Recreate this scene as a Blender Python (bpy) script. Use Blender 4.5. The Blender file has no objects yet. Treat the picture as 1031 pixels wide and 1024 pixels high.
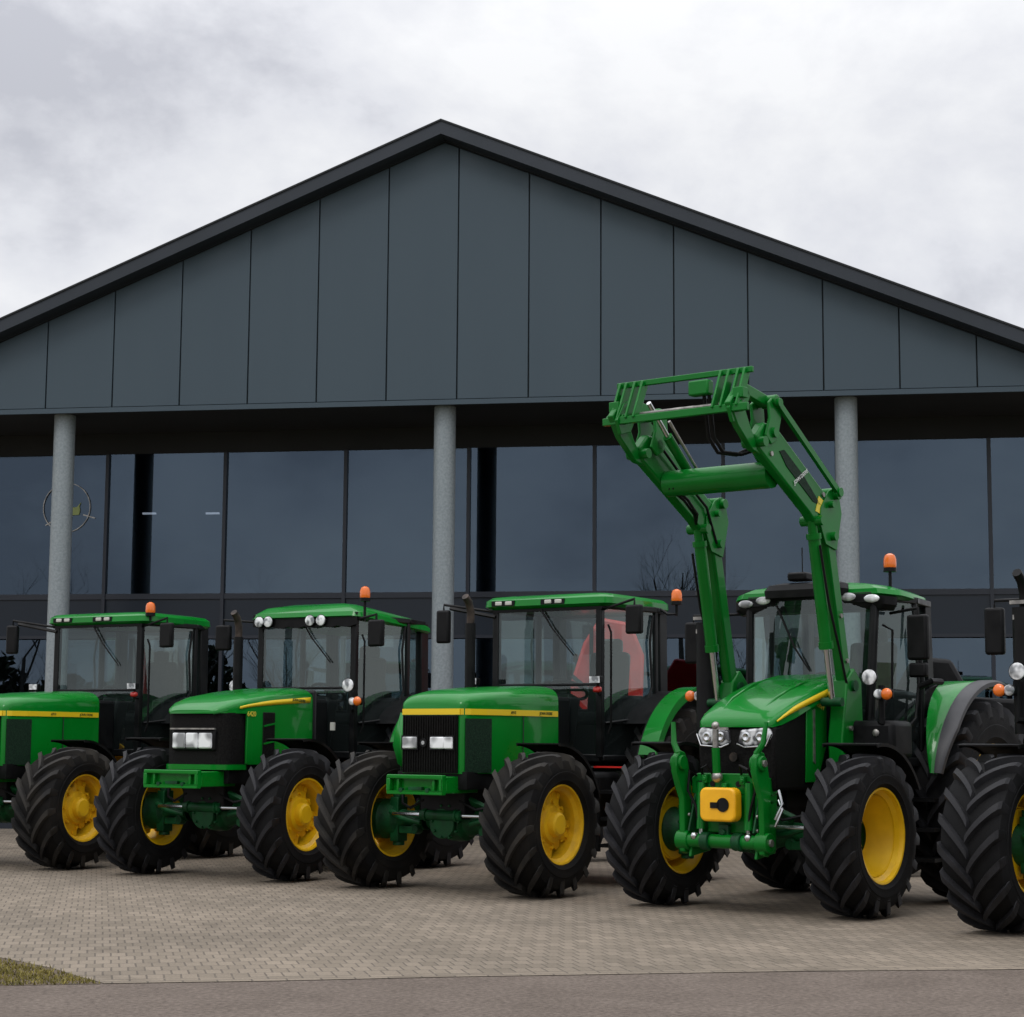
import bpy, bmesh, math, random
from mathutils import Vector, Matrix
from math import sin, cos, pi, radians as rad
C = bpy.context.scene
COL = C.collection
random.seed(7)

# ------------------------------------------------------------------ camera, sky, sun, exposure
PITCH, ROLL, FPX, EYE = 0.121, 0.0071, 1940.0, 1.45
cd = bpy.data.cameras.new("camera"); cam = bpy.data.objects.new("camera", cd); COL.objects.link(cam)
cd.sensor_fit = 'HORIZONTAL'; cd.sensor_width = 36; cd.lens = FPX / 1031 * 36
cd.clip_start = 0.1; cd.clip_end = 2000
fw = Vector((0, cos(PITCH), sin(PITCH))); r0 = Vector((1, 0, 0)); u0 = r0.cross(fw)
r2 = cos(ROLL) * r0 + sin(ROLL) * u0; u2 = -sin(ROLL) * r0 + cos(ROLL) * u0
M = Matrix((r2, u2, -fw)).transposed().to_4x4(); M.translation = (0, 0, EYE)
cam.matrix_world = M
C.camera = cam

SUN_EL, SUN_AZ = rad(52), rad(215)      # azimuth clockwise from +Y: behind the camera, a little left
w = bpy.data.worlds.new("World"); C.world = w; w.use_nodes = True
nt = w.node_tree; nt.nodes.clear(); N = nt.nodes.new; L = nt.links.new
out = N('ShaderNodeOutputWorld')
sky = N('ShaderNodeTexSky'); sky.sky_type = 'NISHITA'; sky.sun_disc = False
sky.sun_elevation = SUN_EL; sky.sun_rotation = SUN_AZ
bg1 = N('ShaderNodeBackground'); bg1.inputs[1].default_value = 0.1; L(sky.outputs[0], bg1.inputs[0])
tc = N('ShaderNodeTexCoord')
sep = N('ShaderNodeSeparateXYZ'); L(tc.outputs['Generated'], sep.inputs[0])
# cloud plane projection: direction / (z + k)
def mth(op, a, b=None, clamp=False):
    n = N('ShaderNodeMath'); n.operation = op; n.use_clamp = clamp
    for i, v in enumerate((a, b)):
        if v is None: continue
        if isinstance(v, (int, float)): n.inputs[i].default_value = v
        else: L(v, n.inputs[i])
    return n.outputs[0]
zc = mth('MAXIMUM', sep.outputs[2], 0.0)
den = mth('ADD', zc, 0.22)
cx = mth('DIVIDE', sep.outputs[0], den); cy = mth('DIVIDE', sep.outputs[1], den)
cmb = N('ShaderNodeCombineXYZ'); L(cx, cmb.inputs[0]); L(cy, cmb.inputs[1])
n1 = N('ShaderNodeTexNoise'); n1.inputs['Scale'].default_value = 5.0; n1.inputs['Detail'].default_value = 10
n1.inputs['Roughness'].default_value = 0.56; n1.inputs['Distortion'].default_value = 0.15
mp = N('ShaderNodeMapping'); mp.inputs['Location'].default_value = (4.4, 6.1, 0.2); mp.inputs['Scale'].default_value = (1.0, 1.0, 1.45); L(tc.outputs['Generated'], mp.inputs[0]); L(mp.outputs[0], n1.inputs['Vector'])
cr = N('ShaderNodeValToRGB'); L(n1.outputs[0], cr.inputs[0])
e = cr.color_ramp.elements
e[0].position = 0.36; e[0].color = (0.58, 0.59, 0.645, 1)
e[1].position = 0.60; e[1].color = (0.97, 0.975, 0.99, 1)
m_ = e.new(0.46); m_.color = (0.80, 0.81, 0.855, 1)
# an overcast sky is brighter overhead than near the horizon
gain = mth('ADD', 1.0, mth('MULTIPLY', mth('POWER', mth('MAXIMUM', mth('SUBTRACT', zc, 0.3), 0.0), 1.3), 3.15))
bg2 = N('ShaderNodeBackground'); L(cr.outputs[0], bg2.inputs[0]); L(gain, bg2.inputs[1])
mx = N('ShaderNodeMixShader'); mx.inputs[0].default_value = 0.93
L(bg1.outputs[0], mx.inputs[1]); L(bg2.outputs[0], mx.inputs[2]); L(mx.outputs[0], out.inputs[0])

sd = bpy.data.lights.new("sun", 'SUN'); sd.energy = 0.6; sd.angle = rad(16); sd.color = (1, 0.97, 0.93)
so = bpy.data.objects.new("sun", sd); COL.objects.link(so)
sdir = Vector((sin(SUN_AZ) * cos(SUN_EL), cos(SUN_AZ) * cos(SUN_EL), sin(SUN_EL)))
so.rotation_euler = sdir.to_track_quat('Z', 'Y').to_euler(); so.location = (0, 0, 30)
C.view_settings.view_transform = 'Standard'; C.view_settings.look = 'None'
C.view_settings.exposure = 0.0; C.view_settings.gamma = 1.0
C.cycles.max_bounces = 8; C.cycles.transparent_max_bounces = 24; C.cycles.glossy_bounces = 4
C.cycles.use_denoising = True

# ------------------------------------------------------------------ materials
def mat(name, col, rough=0.5, metal=0.0, spec=0.5, coat=0.0, emit=None, es=0.0):
    m = bpy.data.materials.new(name); m.use_nodes = True
    b = m.node_tree.nodes['Principled BSDF']
    b.inputs['Base Color'].default_value = (*col, 1); b.inputs['Roughness'].default_value = rough
    b.inputs['Metallic'].default_value = metal; b.inputs['Specular IOR Level'].default_value = spec
    b.inputs['Coat Weight'].default_value = coat; b.inputs['Coat Roughness'].default_value = 0.06
    if emit: b.inputs['Emission Color'].default_value = (*emit, 1); b.inputs['Emission Strength'].default_value = es
    return m
def vary(m, c1, c2, scale=4, detail=6, lo=0.35, hi=0.65, rough=None, bump=0.0, bscale=None, coord='Object', stretch=None):
    """procedural colour variation between c1 and c2, optional roughness range and bump"""
    t = m.node_tree; b = t.nodes['Principled BSDF']; n = t.nodes.new; l = t.links.new
    c = n('ShaderNodeTexCoord'); src = c.outputs[coord]
    if stretch:
        mp = n('ShaderNodeMapping'); mp.inputs['Scale'].default_value = stretch; l(src, mp.inputs[0]); src = mp.outputs[0]
    no = n('ShaderNodeTexNoise'); no.inputs['Scale'].default_value = scale; no.inputs['Detail'].default_value = detail
    l(src, no.inputs['Vector'])
    r = n('ShaderNodeValToRGB'); r.color_ramp.elements[0].position = lo; r.color_ramp.elements[1].position = hi
    r.color_ramp.elements[0].color = (*c1, 1); r.color_ramp.elements[1].color = (*c2, 1)
    l(no.outputs[0], r.inputs[0]); l(r.outputs[0], b.inputs['Base Color'])
    if rough:
        mr = n('ShaderNodeMapRange'); mr.inputs[1].default_value = lo; mr.inputs[2].default_value = hi
        mr.inputs[3].default_value = rough[0]; mr.inputs[4].default_value = rough[1]
        l(no.outputs[0], mr.inputs[0]); l(mr.outputs[0], b.inputs['Roughness'])
    if bump:
        nb = n('ShaderNodeTexNoise'); nb.inputs['Scale'].default_value = bscale or scale * 8; nb.inputs['Detail'].default_value = 5
        l(src, nb.inputs['Vector'])
        bu = n('ShaderNodeBump'); bu.inputs['Strength'].default_value = bump; bu.inputs['Distance'].default_value = 0.01
        l(nb.outputs[0], bu.inputs['Height']); l(bu.outputs[0], b.inputs['Normal'])
    return m
MT = {}
MT['green'] = vary(mat('green_paint', (.01, .12, .03), .3, spec=.16, coat=.42), (.0003, .152, .010), (.0006, .192, .018), 1.3, rough=(.24, .36))
MT['castgreen'] = vary(mat('cast_green', (.01, .09, .03), .5, spec=.25), (.0012, .032, .009), (.0025, .075, .019), 9, rough=(.4, .6), bump=.25, bscale=60)
MT['loadergreen'] = vary(mat('loader_green', (.01, .11, .03), .36, spec=.16, coat=.22), (.0003, .118, .009), (.0006, .152, .015), 2, rough=(.3, .45))
MT['yellow'] = vary(mat('rim_yellow', (.7, .4, .0), .4), (.72, .42, .003), (.86, .53, .005), 5, rough=(.34, .5))
MT['guard'] = vary(mat('guard_yellow', (.85, .42, .005), .35), (.74, .36, .003), (.88, .45, .006), 6)
MT['dirtyyellow'] = vary(mat('worn_rim_yellow', (.7, .4, .0), .45), (.58, .33, .008), (.80, .48, .005), 7, lo=.3, hi=.6, rough=(.4, .6))
MT['stripe'] = mat('stripe_yellow', (.75, .52, .01), .4)
MT['tyre'] = vary(mat('tyre_rubber', (.02, .02, .02), .8, spec=.12), (.0065, .0065, .007), (.012, .012, .0125), 5, rough=(.62, .85), bump=.2, bscale=90)
MT['dustytyre'] = vary(mat('dusty_tyre_rubber', (.03, .03, .03), .8, spec=.12), (.0065, .0065, .007), (.018, .016, .0135), 3.2, lo=.38, hi=.7, rough=(.7, .9), bump=.2, bscale=90)
MT['lug'] = vary(mat('lug_rubber', (.03, .03, .03), .7, spec=.3), (.009, .009, .0105), (.021, .021, .024), 6, rough=(.55, .8), bump=.2, bscale=90)
MT['dustylug'] = vary(mat('dusty_lug_rubber', (.03, .03, .03), .8, spec=.22), (.011, .011, .0115), (.040, .036, .031), 3.2, lo=.36, hi=.68, rough=(.6, .9), bump=.2, bscale=90)
MT['black'] = vary(mat('black_plastic', (.012, .012, .013), .5, spec=.16), (.0035, .0035, .004), (.008, .008, .0085), 6, rough=(.38, .6))
MT['frame'] = vary(mat('dark_frame', (.015, .016, .017), .4, spec=.2), (.004, .0045, .005), (.009, .0095, .010), 6, rough=(.32, .5))
MT['mesh'] = vary(mat('grille_mesh', (.012, .012, .012), .55, spec=.1), (.002, .002, .002), (.009, .0085, .008), 60, detail=2, bump=.4, bscale=140)
MT['darkmesh'] = vary(mat('green_black_mesh', (.01, .03, .015), .6, spec=.15), (.004, .014, .008), (.010, .032, .016), 70, detail=2, bump=.4, bscale=150)
MT['grey'] = vary(mat('grey_rubber_lip', (.05, .05, .055), .5), (.022, .022, .026), (.038, .038, .042), 5)
MT['chrome'] = mat('bright_metal', (.55, .56, .57), .22, metal=1)
MT['steel'] = vary(mat('dull_steel', (.3, .3, .3), .4, metal=.8), (.22, .21, .2), (.42, .40, .37), 14)
MT['rust'] = vary(mat('heated_steel', (.2, .13, .09), .55, metal=.5), (.020, .016, .014), (.07, .05, .040), 12)
MT['lens'] = vary(mat('lamp_lens', (.75, .77, .78), .12, spec=.8), (.16, .17, .18), (.86, .87, .88), 15, detail=1, lo=.38, hi=.60)  # mottled tone paints reflections into the lens colour
MT['headlens'] = vary(mat('head_lens', (.4, .4, .4), .08, spec=.8), (.24, .245, .25), (.84, .85, .86), 8, detail=0, lo=.40, hi=.62)  # broad bright and dark patches are reflections painted into the colour
MT['clearlens'] = vary(mat('clear_lens', (.4, .4, .4), .08, spec=.8), (.05, .05, .055), (.62, .63, .64), 13, detail=1, lo=.42, hi=.6)  # darker lens, its bright blotches are painted reflections too
MT['orange'] = mat('amber_lens', (.78, .16, .012), .22, coat=.5)
MT['redlens'] = mat('red_lens', (.45, .02, .015), .25, coat=.4)
MT['seat'] = vary(mat('seat_fabric', (.018, .02, .02), .8, spec=.15), (.006, .008, .008), (.014, .016, .016), 20)
MT['cream'] = mat('pale_trim', (.5, .5, .45), .5)
MT['white'] = mat('white_decal', (.7, .72, .7), .5)
MT['decal'] = mat('yellow_decal', (.7, .55, .05), .5)
MT['palemark'] = mat('pale_green_mark', (.32, .38, .13), .5)
MT['greentext'] = mat('dark_decal', (.02, .05, .01), .5)
MT['red'] = vary(mat('red_paint', (.5, .02, .015), .4, coat=.2), (.50, .010, .008), (.66, .022, .016), 4)
MT['panel'] = vary(mat('anthracite_panel', (.06, .075, .085), .45, spec=.4), (.0420, .0650, .0835), (.0445, .0685, .0875), 1.0, rough=(.40, .56), bump=.03, bscale=1.2, stretch=(2.2, 1, .25))
MT['trim'] = vary(mat('anthracite_trim', (.03, .034, .042), .45, spec=.35), (.022, .028, .036), (.028, .034, .044), 1.0)
MT['joint'] = mat('joint_black', (.012, .014, .016), .8)
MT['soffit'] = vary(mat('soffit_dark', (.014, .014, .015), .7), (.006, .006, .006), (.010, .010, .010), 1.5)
MT['mullion'] = mat('mullion_dark', (.012, .016, .026), .4)
MT['spandrel'] = mat('spandrel_panel', (.012, .018, .028), .3, spec=.35)
MT['galv'] = vary(mat('galvanised_steel', (.3, .33, .34), .5, metal=.15), (.19, .222, .236), (.275, .31, .325), 30, detail=3, lo=.3, hi=.7, rough=(.4, .62))
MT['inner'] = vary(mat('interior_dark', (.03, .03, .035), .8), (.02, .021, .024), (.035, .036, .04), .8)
MT['tube'] = mat('lamp_tube', (1, 1, 1), .5, emit=(1, .97, .9), es=2.2)
MT['bark'] = vary(mat('bark', (.05, .042, .036), .9), (.03, .026, .022), (.07, .06, .05), 14)
MT['evergreen'] = vary(mat('evergreen', (.02, .035, .015), .8), (.012, .022, .010), (.035, .05, .02), 5)
MT['moss'] = vary(mat('mossy_grass', (.12, .12, .03), .9), (.10, .088, .016), (.24, .195, .045), 5)
MT['soil'] = vary(mat('soil', (.07, .05, .035), .95), (.05, .038, .026), (.12, .085, .055), 9)
MT['turf'] = vary(mat('far_field', (.06, .075, .03), .95), (.05, .06, .025), (.09, .10, .04), .3)

def glass(name, tint, ior, refl=(1, 1, 1), body=None, bodyfac=0.0):
    m = bpy.data.materials.new(name); m.use_nodes = True; t = m.node_tree; t.nodes.clear(); n = t.nodes.new; l = t.links.new
    o = n('ShaderNodeOutputMaterial'); tr = n('ShaderNodeBsdfTransparent'); tr.inputs[0].default_value = (*tint, 1)
    g = n('ShaderNodeBsdfGlossy'); g.inputs['Color'].default_value = (*refl, 1); g.inputs['Roughness'].default_value = 0.0
    f = n('ShaderNodeFresnel'); ge = n('ShaderNodeNewGeometry'); mi = n('ShaderNodeMix'); mi.inputs[2].default_value = ior; mi.inputs[3].default_value = 1 / ior
    l(ge.outputs['Backfacing'], mi.inputs[0]); l(mi.outputs[0], f.inputs[0])   # same reflectance from both sides of a single pane
    x = n('ShaderNodeMixShader'); l(f.outputs[0], x.inputs[0])
    if body:
        d = n('ShaderNodeBsdfDiffuse'); d.inputs[0].default_value = (*body, 1)
        x2 = n('ShaderNodeMixShader'); x2.inputs[0].default_value = bodyfac; l(tr.outputs[0], x2.inputs[1]); l(d.outputs[0], x2.inputs[2])
        l(x2.outputs[0], x.inputs[1])
    else: l(tr.outputs[0], x.inputs[1])
    l(g.outputs[0], x.inputs[2]); l(x.outputs[0], o.inputs[0]); return m
MT['facade_glass'] = glass('facade_glass', (.30, .33, .38), 1.85, (.68, .90, 1.14))
MT['cab_glass'] = glass('cab_glass', (.70, .79, .78), 1.75, (.90, 1.0, .99), (.18, .24, .23), .035)

def paver_mat():
    m = mat('block_paving', (.2, .18, .15), .85, spec=.25); t = m.node_tree; b = t.nodes['Principled BSDF']; n = t.nodes.new; l = t.links.new
    c = n('ShaderNodeTexCoord'); sp = n('ShaderNodeSeparateXYZ'); l(c.outputs['Object'], sp.inputs[0])
    wob = n('ShaderNodeTexNoise'); wob.inputs['Scale'].default_value = 1.3; l(c.outputs['Object'], wob.inputs['Vector'])
    vm = n('ShaderNodeVectorMath'); vm.operation = 'SCALE'; vm.inputs['Scale'].default_value = .018
    l(wob.outputs['Color'], vm.inputs[0]); va = n('ShaderNodeVectorMath'); l(vm.outputs[0], va.inputs[0]); l(c.outputs['Object'], va.inputs[1])
    def brick(wd, ht):
        k = n('ShaderNodeTexBrick'); k.inputs['Scale'].default_value = 1; k.inputs['Brick Width'].default_value = wd; k.inputs['Row Height'].default_value = ht
        k.inputs['Mortar Size'].default_value = .0065; k.inputs['Mortar Smooth'].default_value = .3; k.offset = .5
        k.inputs['Color1'].default_value = (.236, .198, .155, 1); k.inputs['Color2'].default_value = (.176, .148, .115, 1); k.inputs['Mortar'].default_value = (.118, .101, .082, 1)
        k.inputs['Bias'].default_value = 0
        l(va.outputs[0], k.inputs['Vector']); return k
    k1, k2 = brick(.105, .215), brick(.21, .105)
    gt = n('ShaderNodeMath'); gt.operation = 'GREATER_THAN'; gt.inputs[1].default_value = .225; l(sp.outputs[1], gt.inputs[0])
    mc = n('ShaderNodeMix'); mc.data_type = 'RGBA'; l(gt.outputs[0], mc.inputs[0]); l(k2.outputs['Color'], mc.inputs[6]); l(k1.outputs['Color'], mc.inputs[7])
    mf = n('ShaderNodeMix'); l(gt.outputs[0], mf.inputs[0]); l(k2.outputs['Fac'], mf.inputs[2]); l(k1.outputs['Fac'], mf.inputs[3])
    st = n('ShaderNodeTexNoise'); st.inputs['Scale'].default_value = .55; st.inputs['Detail'].default_value = 8; l(c.outputs['Object'], st.inputs['Vector'])
    rr = n('ShaderNodeValToRGB'); rr.color_ramp.elements[0].position = .3; rr.color_ramp.elements[1].position = .7
    rr.color_ramp.elements[0].color = (.76, .75, .74, 1); rr.color_ramp.elements[1].color = (1.12, 1.1, 1.08, 1); l(st.outputs[0], rr.inputs[0])
    gr = n('ShaderNodeTexNoise'); gr.inputs['Scale'].default_value = 55; gr.inputs['Detail'].default_value = 4; l(c.outputs['Object'], gr.inputs['Vector'])
    r3 = n('ShaderNodeValToRGB'); r3.color_ramp.elements[0].position = .3; r3.color_ramp.elements[1].position = .7
    r3.color_ramp.elements[0].color = (.84, .84, .84, 1); r3.color_ramp.elements[1].color = (1.14, 1.14, 1.14, 1); l(gr.outputs[0], r3.inputs[0])
    m1 = n('ShaderNodeMix'); m1.data_type = 'RGBA'; m1.blend_type = 'MULTIPLY'; m1.inputs[0].default_value = 1; l(mc.outputs[2], m1.inputs[6]); l(rr.outputs[0], m1.inputs[7])
    m2 = n('ShaderNodeMix'); m2.data_type = 'RGBA'; m2.blend_type = 'MULTIPLY'; m2.inputs[0].default_value = 1; l(m1.outputs[2], m2.inputs[6]); l(r3.outputs[0], m2.inputs[7])
    oz = n('ShaderNodeTexNoise'); oz.inputs['Scale'].default_value = .9; oz.inputs['Detail'].default_value = 5; oz.inputs['Roughness'].default_value = .65; oz.inputs['Distortion'].default_value = .6; l(c.outputs['Object'], oz.inputs['Vector'])
    orr = n('ShaderNodeValToRGB'); orr.color_ramp.elements[0].position = .60; orr.color_ramp.elements[0].color = (1, 1, 1, 1); orr.color_ramp.elements[1].position = .74; orr.color_ramp.elements[1].color = (.62, .61, .60, 1); l(oz.outputs[0], orr.inputs[0])
    m3 = n('ShaderNodeMix'); m3.data_type = 'RGBA'; m3.blend_type = 'MULTIPLY'; m3.inputs[0].default_value = 1; l(m2.outputs[2], m3.inputs[6]); l(orr.outputs[0], m3.inputs[7])
    l(m3.outputs[2], b.inputs['Base Color'])
    inv = n('ShaderNodeMath'); inv.operation = 'SUBTRACT'; inv.inputs[0].default_value = 1; l(mf.outputs[0], inv.inputs[1])
    bu = n('ShaderNodeBump'); bu.inputs['Strength'].default_value = .6; bu.inputs['Distance'].default_value = .006; l(inv.outputs[0], bu.inputs['Height']); l(bu.outputs[0], b.inputs['Normal'])
    return m
def asphalt_mat():
    m = mat('asphalt', (.15, .125, .11), .9, spec=.25)
    vary(m, (.088, .070, .058), (.176, .143, .120), 30, detail=8, lo=.3, hi=.7, bump=.5, bscale=120)
    t = m.node_tree; b = t.nodes['Principled BSDF']; n = t.nodes.new; l = t.links.new
    src = b.inputs['Base Color'].links[0].from_socket
    c = n('ShaderNodeTexCoord'); v = n('ShaderNodeTexVoronoi'); v.inputs['Scale'].default_value = 42; l(c.outputs['Object'], v.inputs['Vector'])
    r = n('ShaderNodeValToRGB'); r.color_ramp.elements[0].position = .05; r.color_ramp.elements[0].color = (1.3, 1.28, 1.25, 1); r.color_ramp.elements[1].position = .3; r.color_ramp.elements[1].color = (.95, .95, .95, 1)
    l(v.outputs['Distance'], r.inputs[0])
    m1 = n('ShaderNodeMix'); m1.data_type = 'RGBA'; m1.blend_type = 'MULTIPLY'; m1.inputs[0].default_value = 1; l(src, m1.inputs[6]); l(r.outputs[0], m1.inputs[7]); bn = n('ShaderNodeTexNoise'); bn.inputs['Scale'].default_value = 1.6; bn.inputs['Detail'].default_value = 7; bn.inputs['Roughness'].default_value = .65; l(c.outputs['Object'], bn.inputs['Vector'])
    br = n('ShaderNodeValToRGB'); br.color_ramp.elements[0].position = .32; br.color_ramp.elements[0].color = (.82, .80, .78, 1); br.color_ramp.elements[1].position = .68; br.color_ramp.elements[1].color = (1.14, 1.13, 1.12, 1); l(bn.outputs[0], br.inputs[0])
    m4 = n('ShaderNodeMix'); m4.data_type = 'RGBA'; m4.blend_type = 'MULTIPLY'; m4.inputs[0].default_value = 1; l(m1.outputs[2], m4.inputs[6]); l(br.outputs[0], m4.inputs[7])
    l(m4.outputs[2], b.inputs['Base Color'])
    return m
MT['paver'] = paver_mat(); MT['asphalt'] = asphalt_mat()

# ------------------------------------------------------------------ mesh helpers
def V3(p): return Vector(p)
class MB:
    def __init__(s): s.v = []; s.f = []
    def add(s, vs, fs):
        o = len(s.v); s.v += [tuple(p) for p in vs]; s.f += [tuple(i + o for i in f) for f in fs]; return s
    def box(s, c, d, rx=0, ry=0, rz=0):
        R = Matrix.Rotation(rz, 3, 'Z') @ Matrix.Rotation(ry, 3, 'Y') @ Matrix.Rotation(rx, 3, 'X')
        vs = [V3(c) + R @ Vector((sx * d[0] / 2, sy * d[1] / 2, sz * d[2] / 2)) for sx in (-1, 1) for sy in (-1, 1) for sz in (-1, 1)]
        return s.add(vs, [(0, 1, 3, 2), (4, 6, 7, 5), (0, 4, 5, 1), (2, 3, 7, 6), (0, 2, 6, 4), (1, 5, 7, 3)])
    def bar(s, p, q, wx, wz, up=(1, 0, 0)):
        """rectangular bar from p to q; wx = width along 'up', wz = the other"""
        p, q = V3(p), V3(q); d = (q - p).normalized(); a = V3(up); a = (a - d * a.dot(d)).normalized(); b = d.cross(a)
        vs = [e_ + a * i * wx / 2 + b * j * wz / 2 for e_ in (p, q) for i, j in ((-1, -1), (1, -1), (1, 1), (-1, 1))]
        return s.add(vs, [(3, 2, 1, 0), (4, 5, 6, 7)] + [(i, (i + 1) % 4, (i + 1) % 4 + 4, i + 4) for i in range(4)])
    def prism(s, poly, axis, a, b):
        """poly of 2D points; axis 'x': poly is (y,z); 'y': (x,z); 'z': (x,y)"""
        n = len(poly)
        def P(u, v, t): return {'x': (t, u, v), 'y': (u, t, v), 'z': (u, v, t)}[axis]
        vs = [P(u, v, a) for u, v in poly] + [P(u, v, b) for u, v in poly]
        return s.add(vs, [tuple(range(n))[::-1], tuple(range(n, 2 * n))] + [(i, (i + 1) % n, (i + 1) % n + n, i + n) for i in range(n)])
    def cyl(s, p, q, r, n=16, r1=None, cap=True):
        p, q = V3(p), V3(q); d = (q - p).normalized(); a = d.orthogonal().normalized(); b = d.cross(a); r1 = r if r1 is None else r1
        vs = [p + (a * cos(t) + b * sin(t)) * r for t in [2 * pi * i / n for i in range(n)]] + [q + (a * cos(t) + b * sin(t)) * r1 for t in [2 * pi * i / n for i in range(n)]]
        fs = [(i, (i + 1) % n, (i + 1) % n + n, i + n) for i in range(n)]
        if cap: fs += [tuple(range(n))[::-1], tuple(range(n, 2 * n))]
        return s.add(vs, fs)
    def tube(s, pts, r, n=8):
        pts = [V3(p) for p in pts]; rs = r if isinstance(r, (list, tuple)) else [r] * len(pts)
        prev = None; vs = []; fs = []
        for i, p in enumerate(pts):
            d = (pts[min(i + 1, len(pts) - 1)] - pts[max(i - 1, 0)]).normalized()
            a = d.orthogonal().normalized() if prev is None else (prev - d * prev.dot(d)).normalized()
            prev = a; b = d.cross(a)
            vs += [p + (a * cos(2 * pi * k / n) + b * sin(2 * pi * k / n)) * rs[i] for k in range(n)]
        for i in range(len(pts) - 1):
            fs += [(i * n + k, i * n + (k + 1) % n, (i + 1) * n + (k + 1) % n, (i + 1) * n + k) for k in range(n)]
        fs += [tuple(range(n))[::-1], tuple(range((len(pts) - 1) * n, len(pts) * n))]
        return s.add(vs, fs)
    def lathe(s, prof, c=(0, 0, 0), axis='x', n=48, closed=False, a0=0, a1=2 * pi):
        """prof: (t along axis, radius)"""
        full = abs(a1 - a0 - 2 * pi) < 1e-6; k = n if full else n + 1; m = len(prof); vs = []; fs = []
        for i in range(k):
            t = a0 + (a1 - a0) * i / n
            for (h, r) in prof:
                u, v = r * cos(t), r * sin(t)
                p = {'x': (h, u, v), 'y': (u, h, v), 'z': (u, v, h)}[axis]; vs.append(V3(c) + V3(p))
        mm = m if closed else m - 1
        for i in range(n):
            j = (i + 1) % k
            for q in range(mm):
                q2 = (q + 1) % m; fs.append((i * m + q, j * m + q, j * m + q2, i * m + q2))
        return s.add(vs, fs)
    def ball(s, c, r, n=12, m=8, sc=(1, 1, 1), z0=-1):
        prof = [(r * sin(a), max(r * cos(a), 1e-4)) for a in [(-pi / 2 if z0 < 0 else 0) + (pi if z0 < 0 else pi / 2) * i / m for i in range(m + 1)]]
        k = MB().lathe(prof, (0, 0, 0), 'z', n); return s.add([V3(c) + Vector((p[0] * sc[0], p[1] * sc[1], p[2] * sc[2])) for p in k.v], k.f)
    def loft(s, rings, close=False, cap=True):
        n = len(rings[0]); vs = [p for r in rings for p in r]; fs = []
        for i in range(len(rings) - 1):
            for k in range(n if close else n - 1):
                fs.append((i * n + k, i * n + (k + 1) % n, (i + 1) * n + (k + 1) % n, (i + 1) * n + k))
        if cap: fs += [tuple(range(n))[::-1], tuple(range((len(rings) - 1) * n, len(rings) * n))]
        return s.add(vs, fs)
    def build(s, name, m, parent=None, bevel=0, seg=2, ang=35, smooth=True, label=None, solid=0):
        me = bpy.data.meshes.new(name); me.from_pydata(s.v, [], s.f); me.update()
        bm = bmesh.new(); bm.from_mesh(me); bmesh.ops.remove_doubles(bm, verts=bm.verts, dist=1e-5)
        bmesh.ops.recalc_face_normals(bm, faces=bm.faces); bm.to_mesh(me); bm.free()
        if smooth:
            me.polygons.foreach_set('use_smooth', [True] * len(me.polygons)); me.set_sharp_from_angle(angle=rad(ang))
        me.materials.append(MT[m] if isinstance(m, str) else m)
        o = bpy.data.objects.new(name, me); COL.objects.link(o)
        if parent: o.parent = parent
        if solid:
            md = o.modifiers.new('solid', 'SOLIDIFY'); md.thickness = solid; md.offset = 0
        if bevel:
            md = o.modifiers.new('bevel', 'BEVEL'); md.width = bevel; md.segments = seg; md.limit_method = 'ANGLE'; md.angle_limit = rad(40)
        if label: o['label'] = label
        return o
def empty(name, loc=(0, 0, 0), rz=0):
    o = bpy.data.objects.new(name, None); COL.objects.link(o); o.location = loc; o.rotation_euler = (0, 0, rz); o.empty_display_size = .3; return o
def tag(o, label=None, cat=None, group=None, kind=None):
    for k, v in (('label', label), ('category', cat), ('group', group), ('kind', kind)):
        if v: o[k] = v
    return o
def copy_tree(o, parent=None, skip=()):
    c = o.copy(); COL.objects.link(c); c.parent = parent
    for ch in list(o.children):
        if ch.name.split('.')[0] not in skip: copy_tree(ch, c, skip)
    return c
def text(s, size, loc, rot, m, parent, name, extrude=.002, align='CENTER'):
    cu = bpy.data.curves.new('t', 'FONT'); cu.body = s; cu.size = size; cu.extrude = extrude; cu.align_x = align; cu.align_y = 'CENTER'
    t = bpy.data.objects.new('t', cu); COL.objects.link(t)
    me = bpy.data.meshes.new_from_object(t.evaluated_get(bpy.context.evaluated_depsgraph_get())); bpy.data.objects.remove(t); bpy.data.curves.remove(cu)
    me.name = name; me.materials.clear(); me.materials.append(MT[m])
    o = bpy.data.objects.new(name, me); COL.objects.link(o); o.parent = parent; o.location = loc; o.rotation_euler = rot; return o

# ------------------------------------------------------------------ ground, paving, road
ED = math.atan2(13.01 - 11.65, 3.41 + 3.01)           # direction of the paving edge
def flat(name, pts, z, m, loc=(0, 0, 0), rz=0):
    o = MB().add([(x, y, 0) for x, y in pts], [tuple(range(len(pts)))]).build(name, m, smooth=False)
    o.location = (loc[0], loc[1], z); o.rotation_euler = (0, 0, rz); o['kind'] = 'structure'; return o
flat('ground', [(-700, -700), (700, -700), (700, 700), (-700, 700)], -.012, 'turf')
flat('road', [(-120, -7.5), (120, -7.5), (120, .3), (-120, .6)], -.004, 'asphalt', (0.2, 12.36, 0), ED)
def arc_edge():
    # the kerb line of the paving bends away to the left of the grass wedge
    return [(-2.68, 0.02), (-2.82, .36), (-3.02, .90), (-3.40, 1.62), (-4.3, 2.6), (-7, 3.8), (-12, 4.4), (-60, 5.5)]
flat('pavement', [(-1.64, -.005), (-.6, .035), (.75, .012), (1.55, .0), (2.35, -.05), (3.22, -.125), (5, -.25), (60, -1)] + [(60, 80), (-60, 80)] + arc_edge()[::-1] + [], 0, 'paver', (0.2, 12.36, 0), ED)
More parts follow.
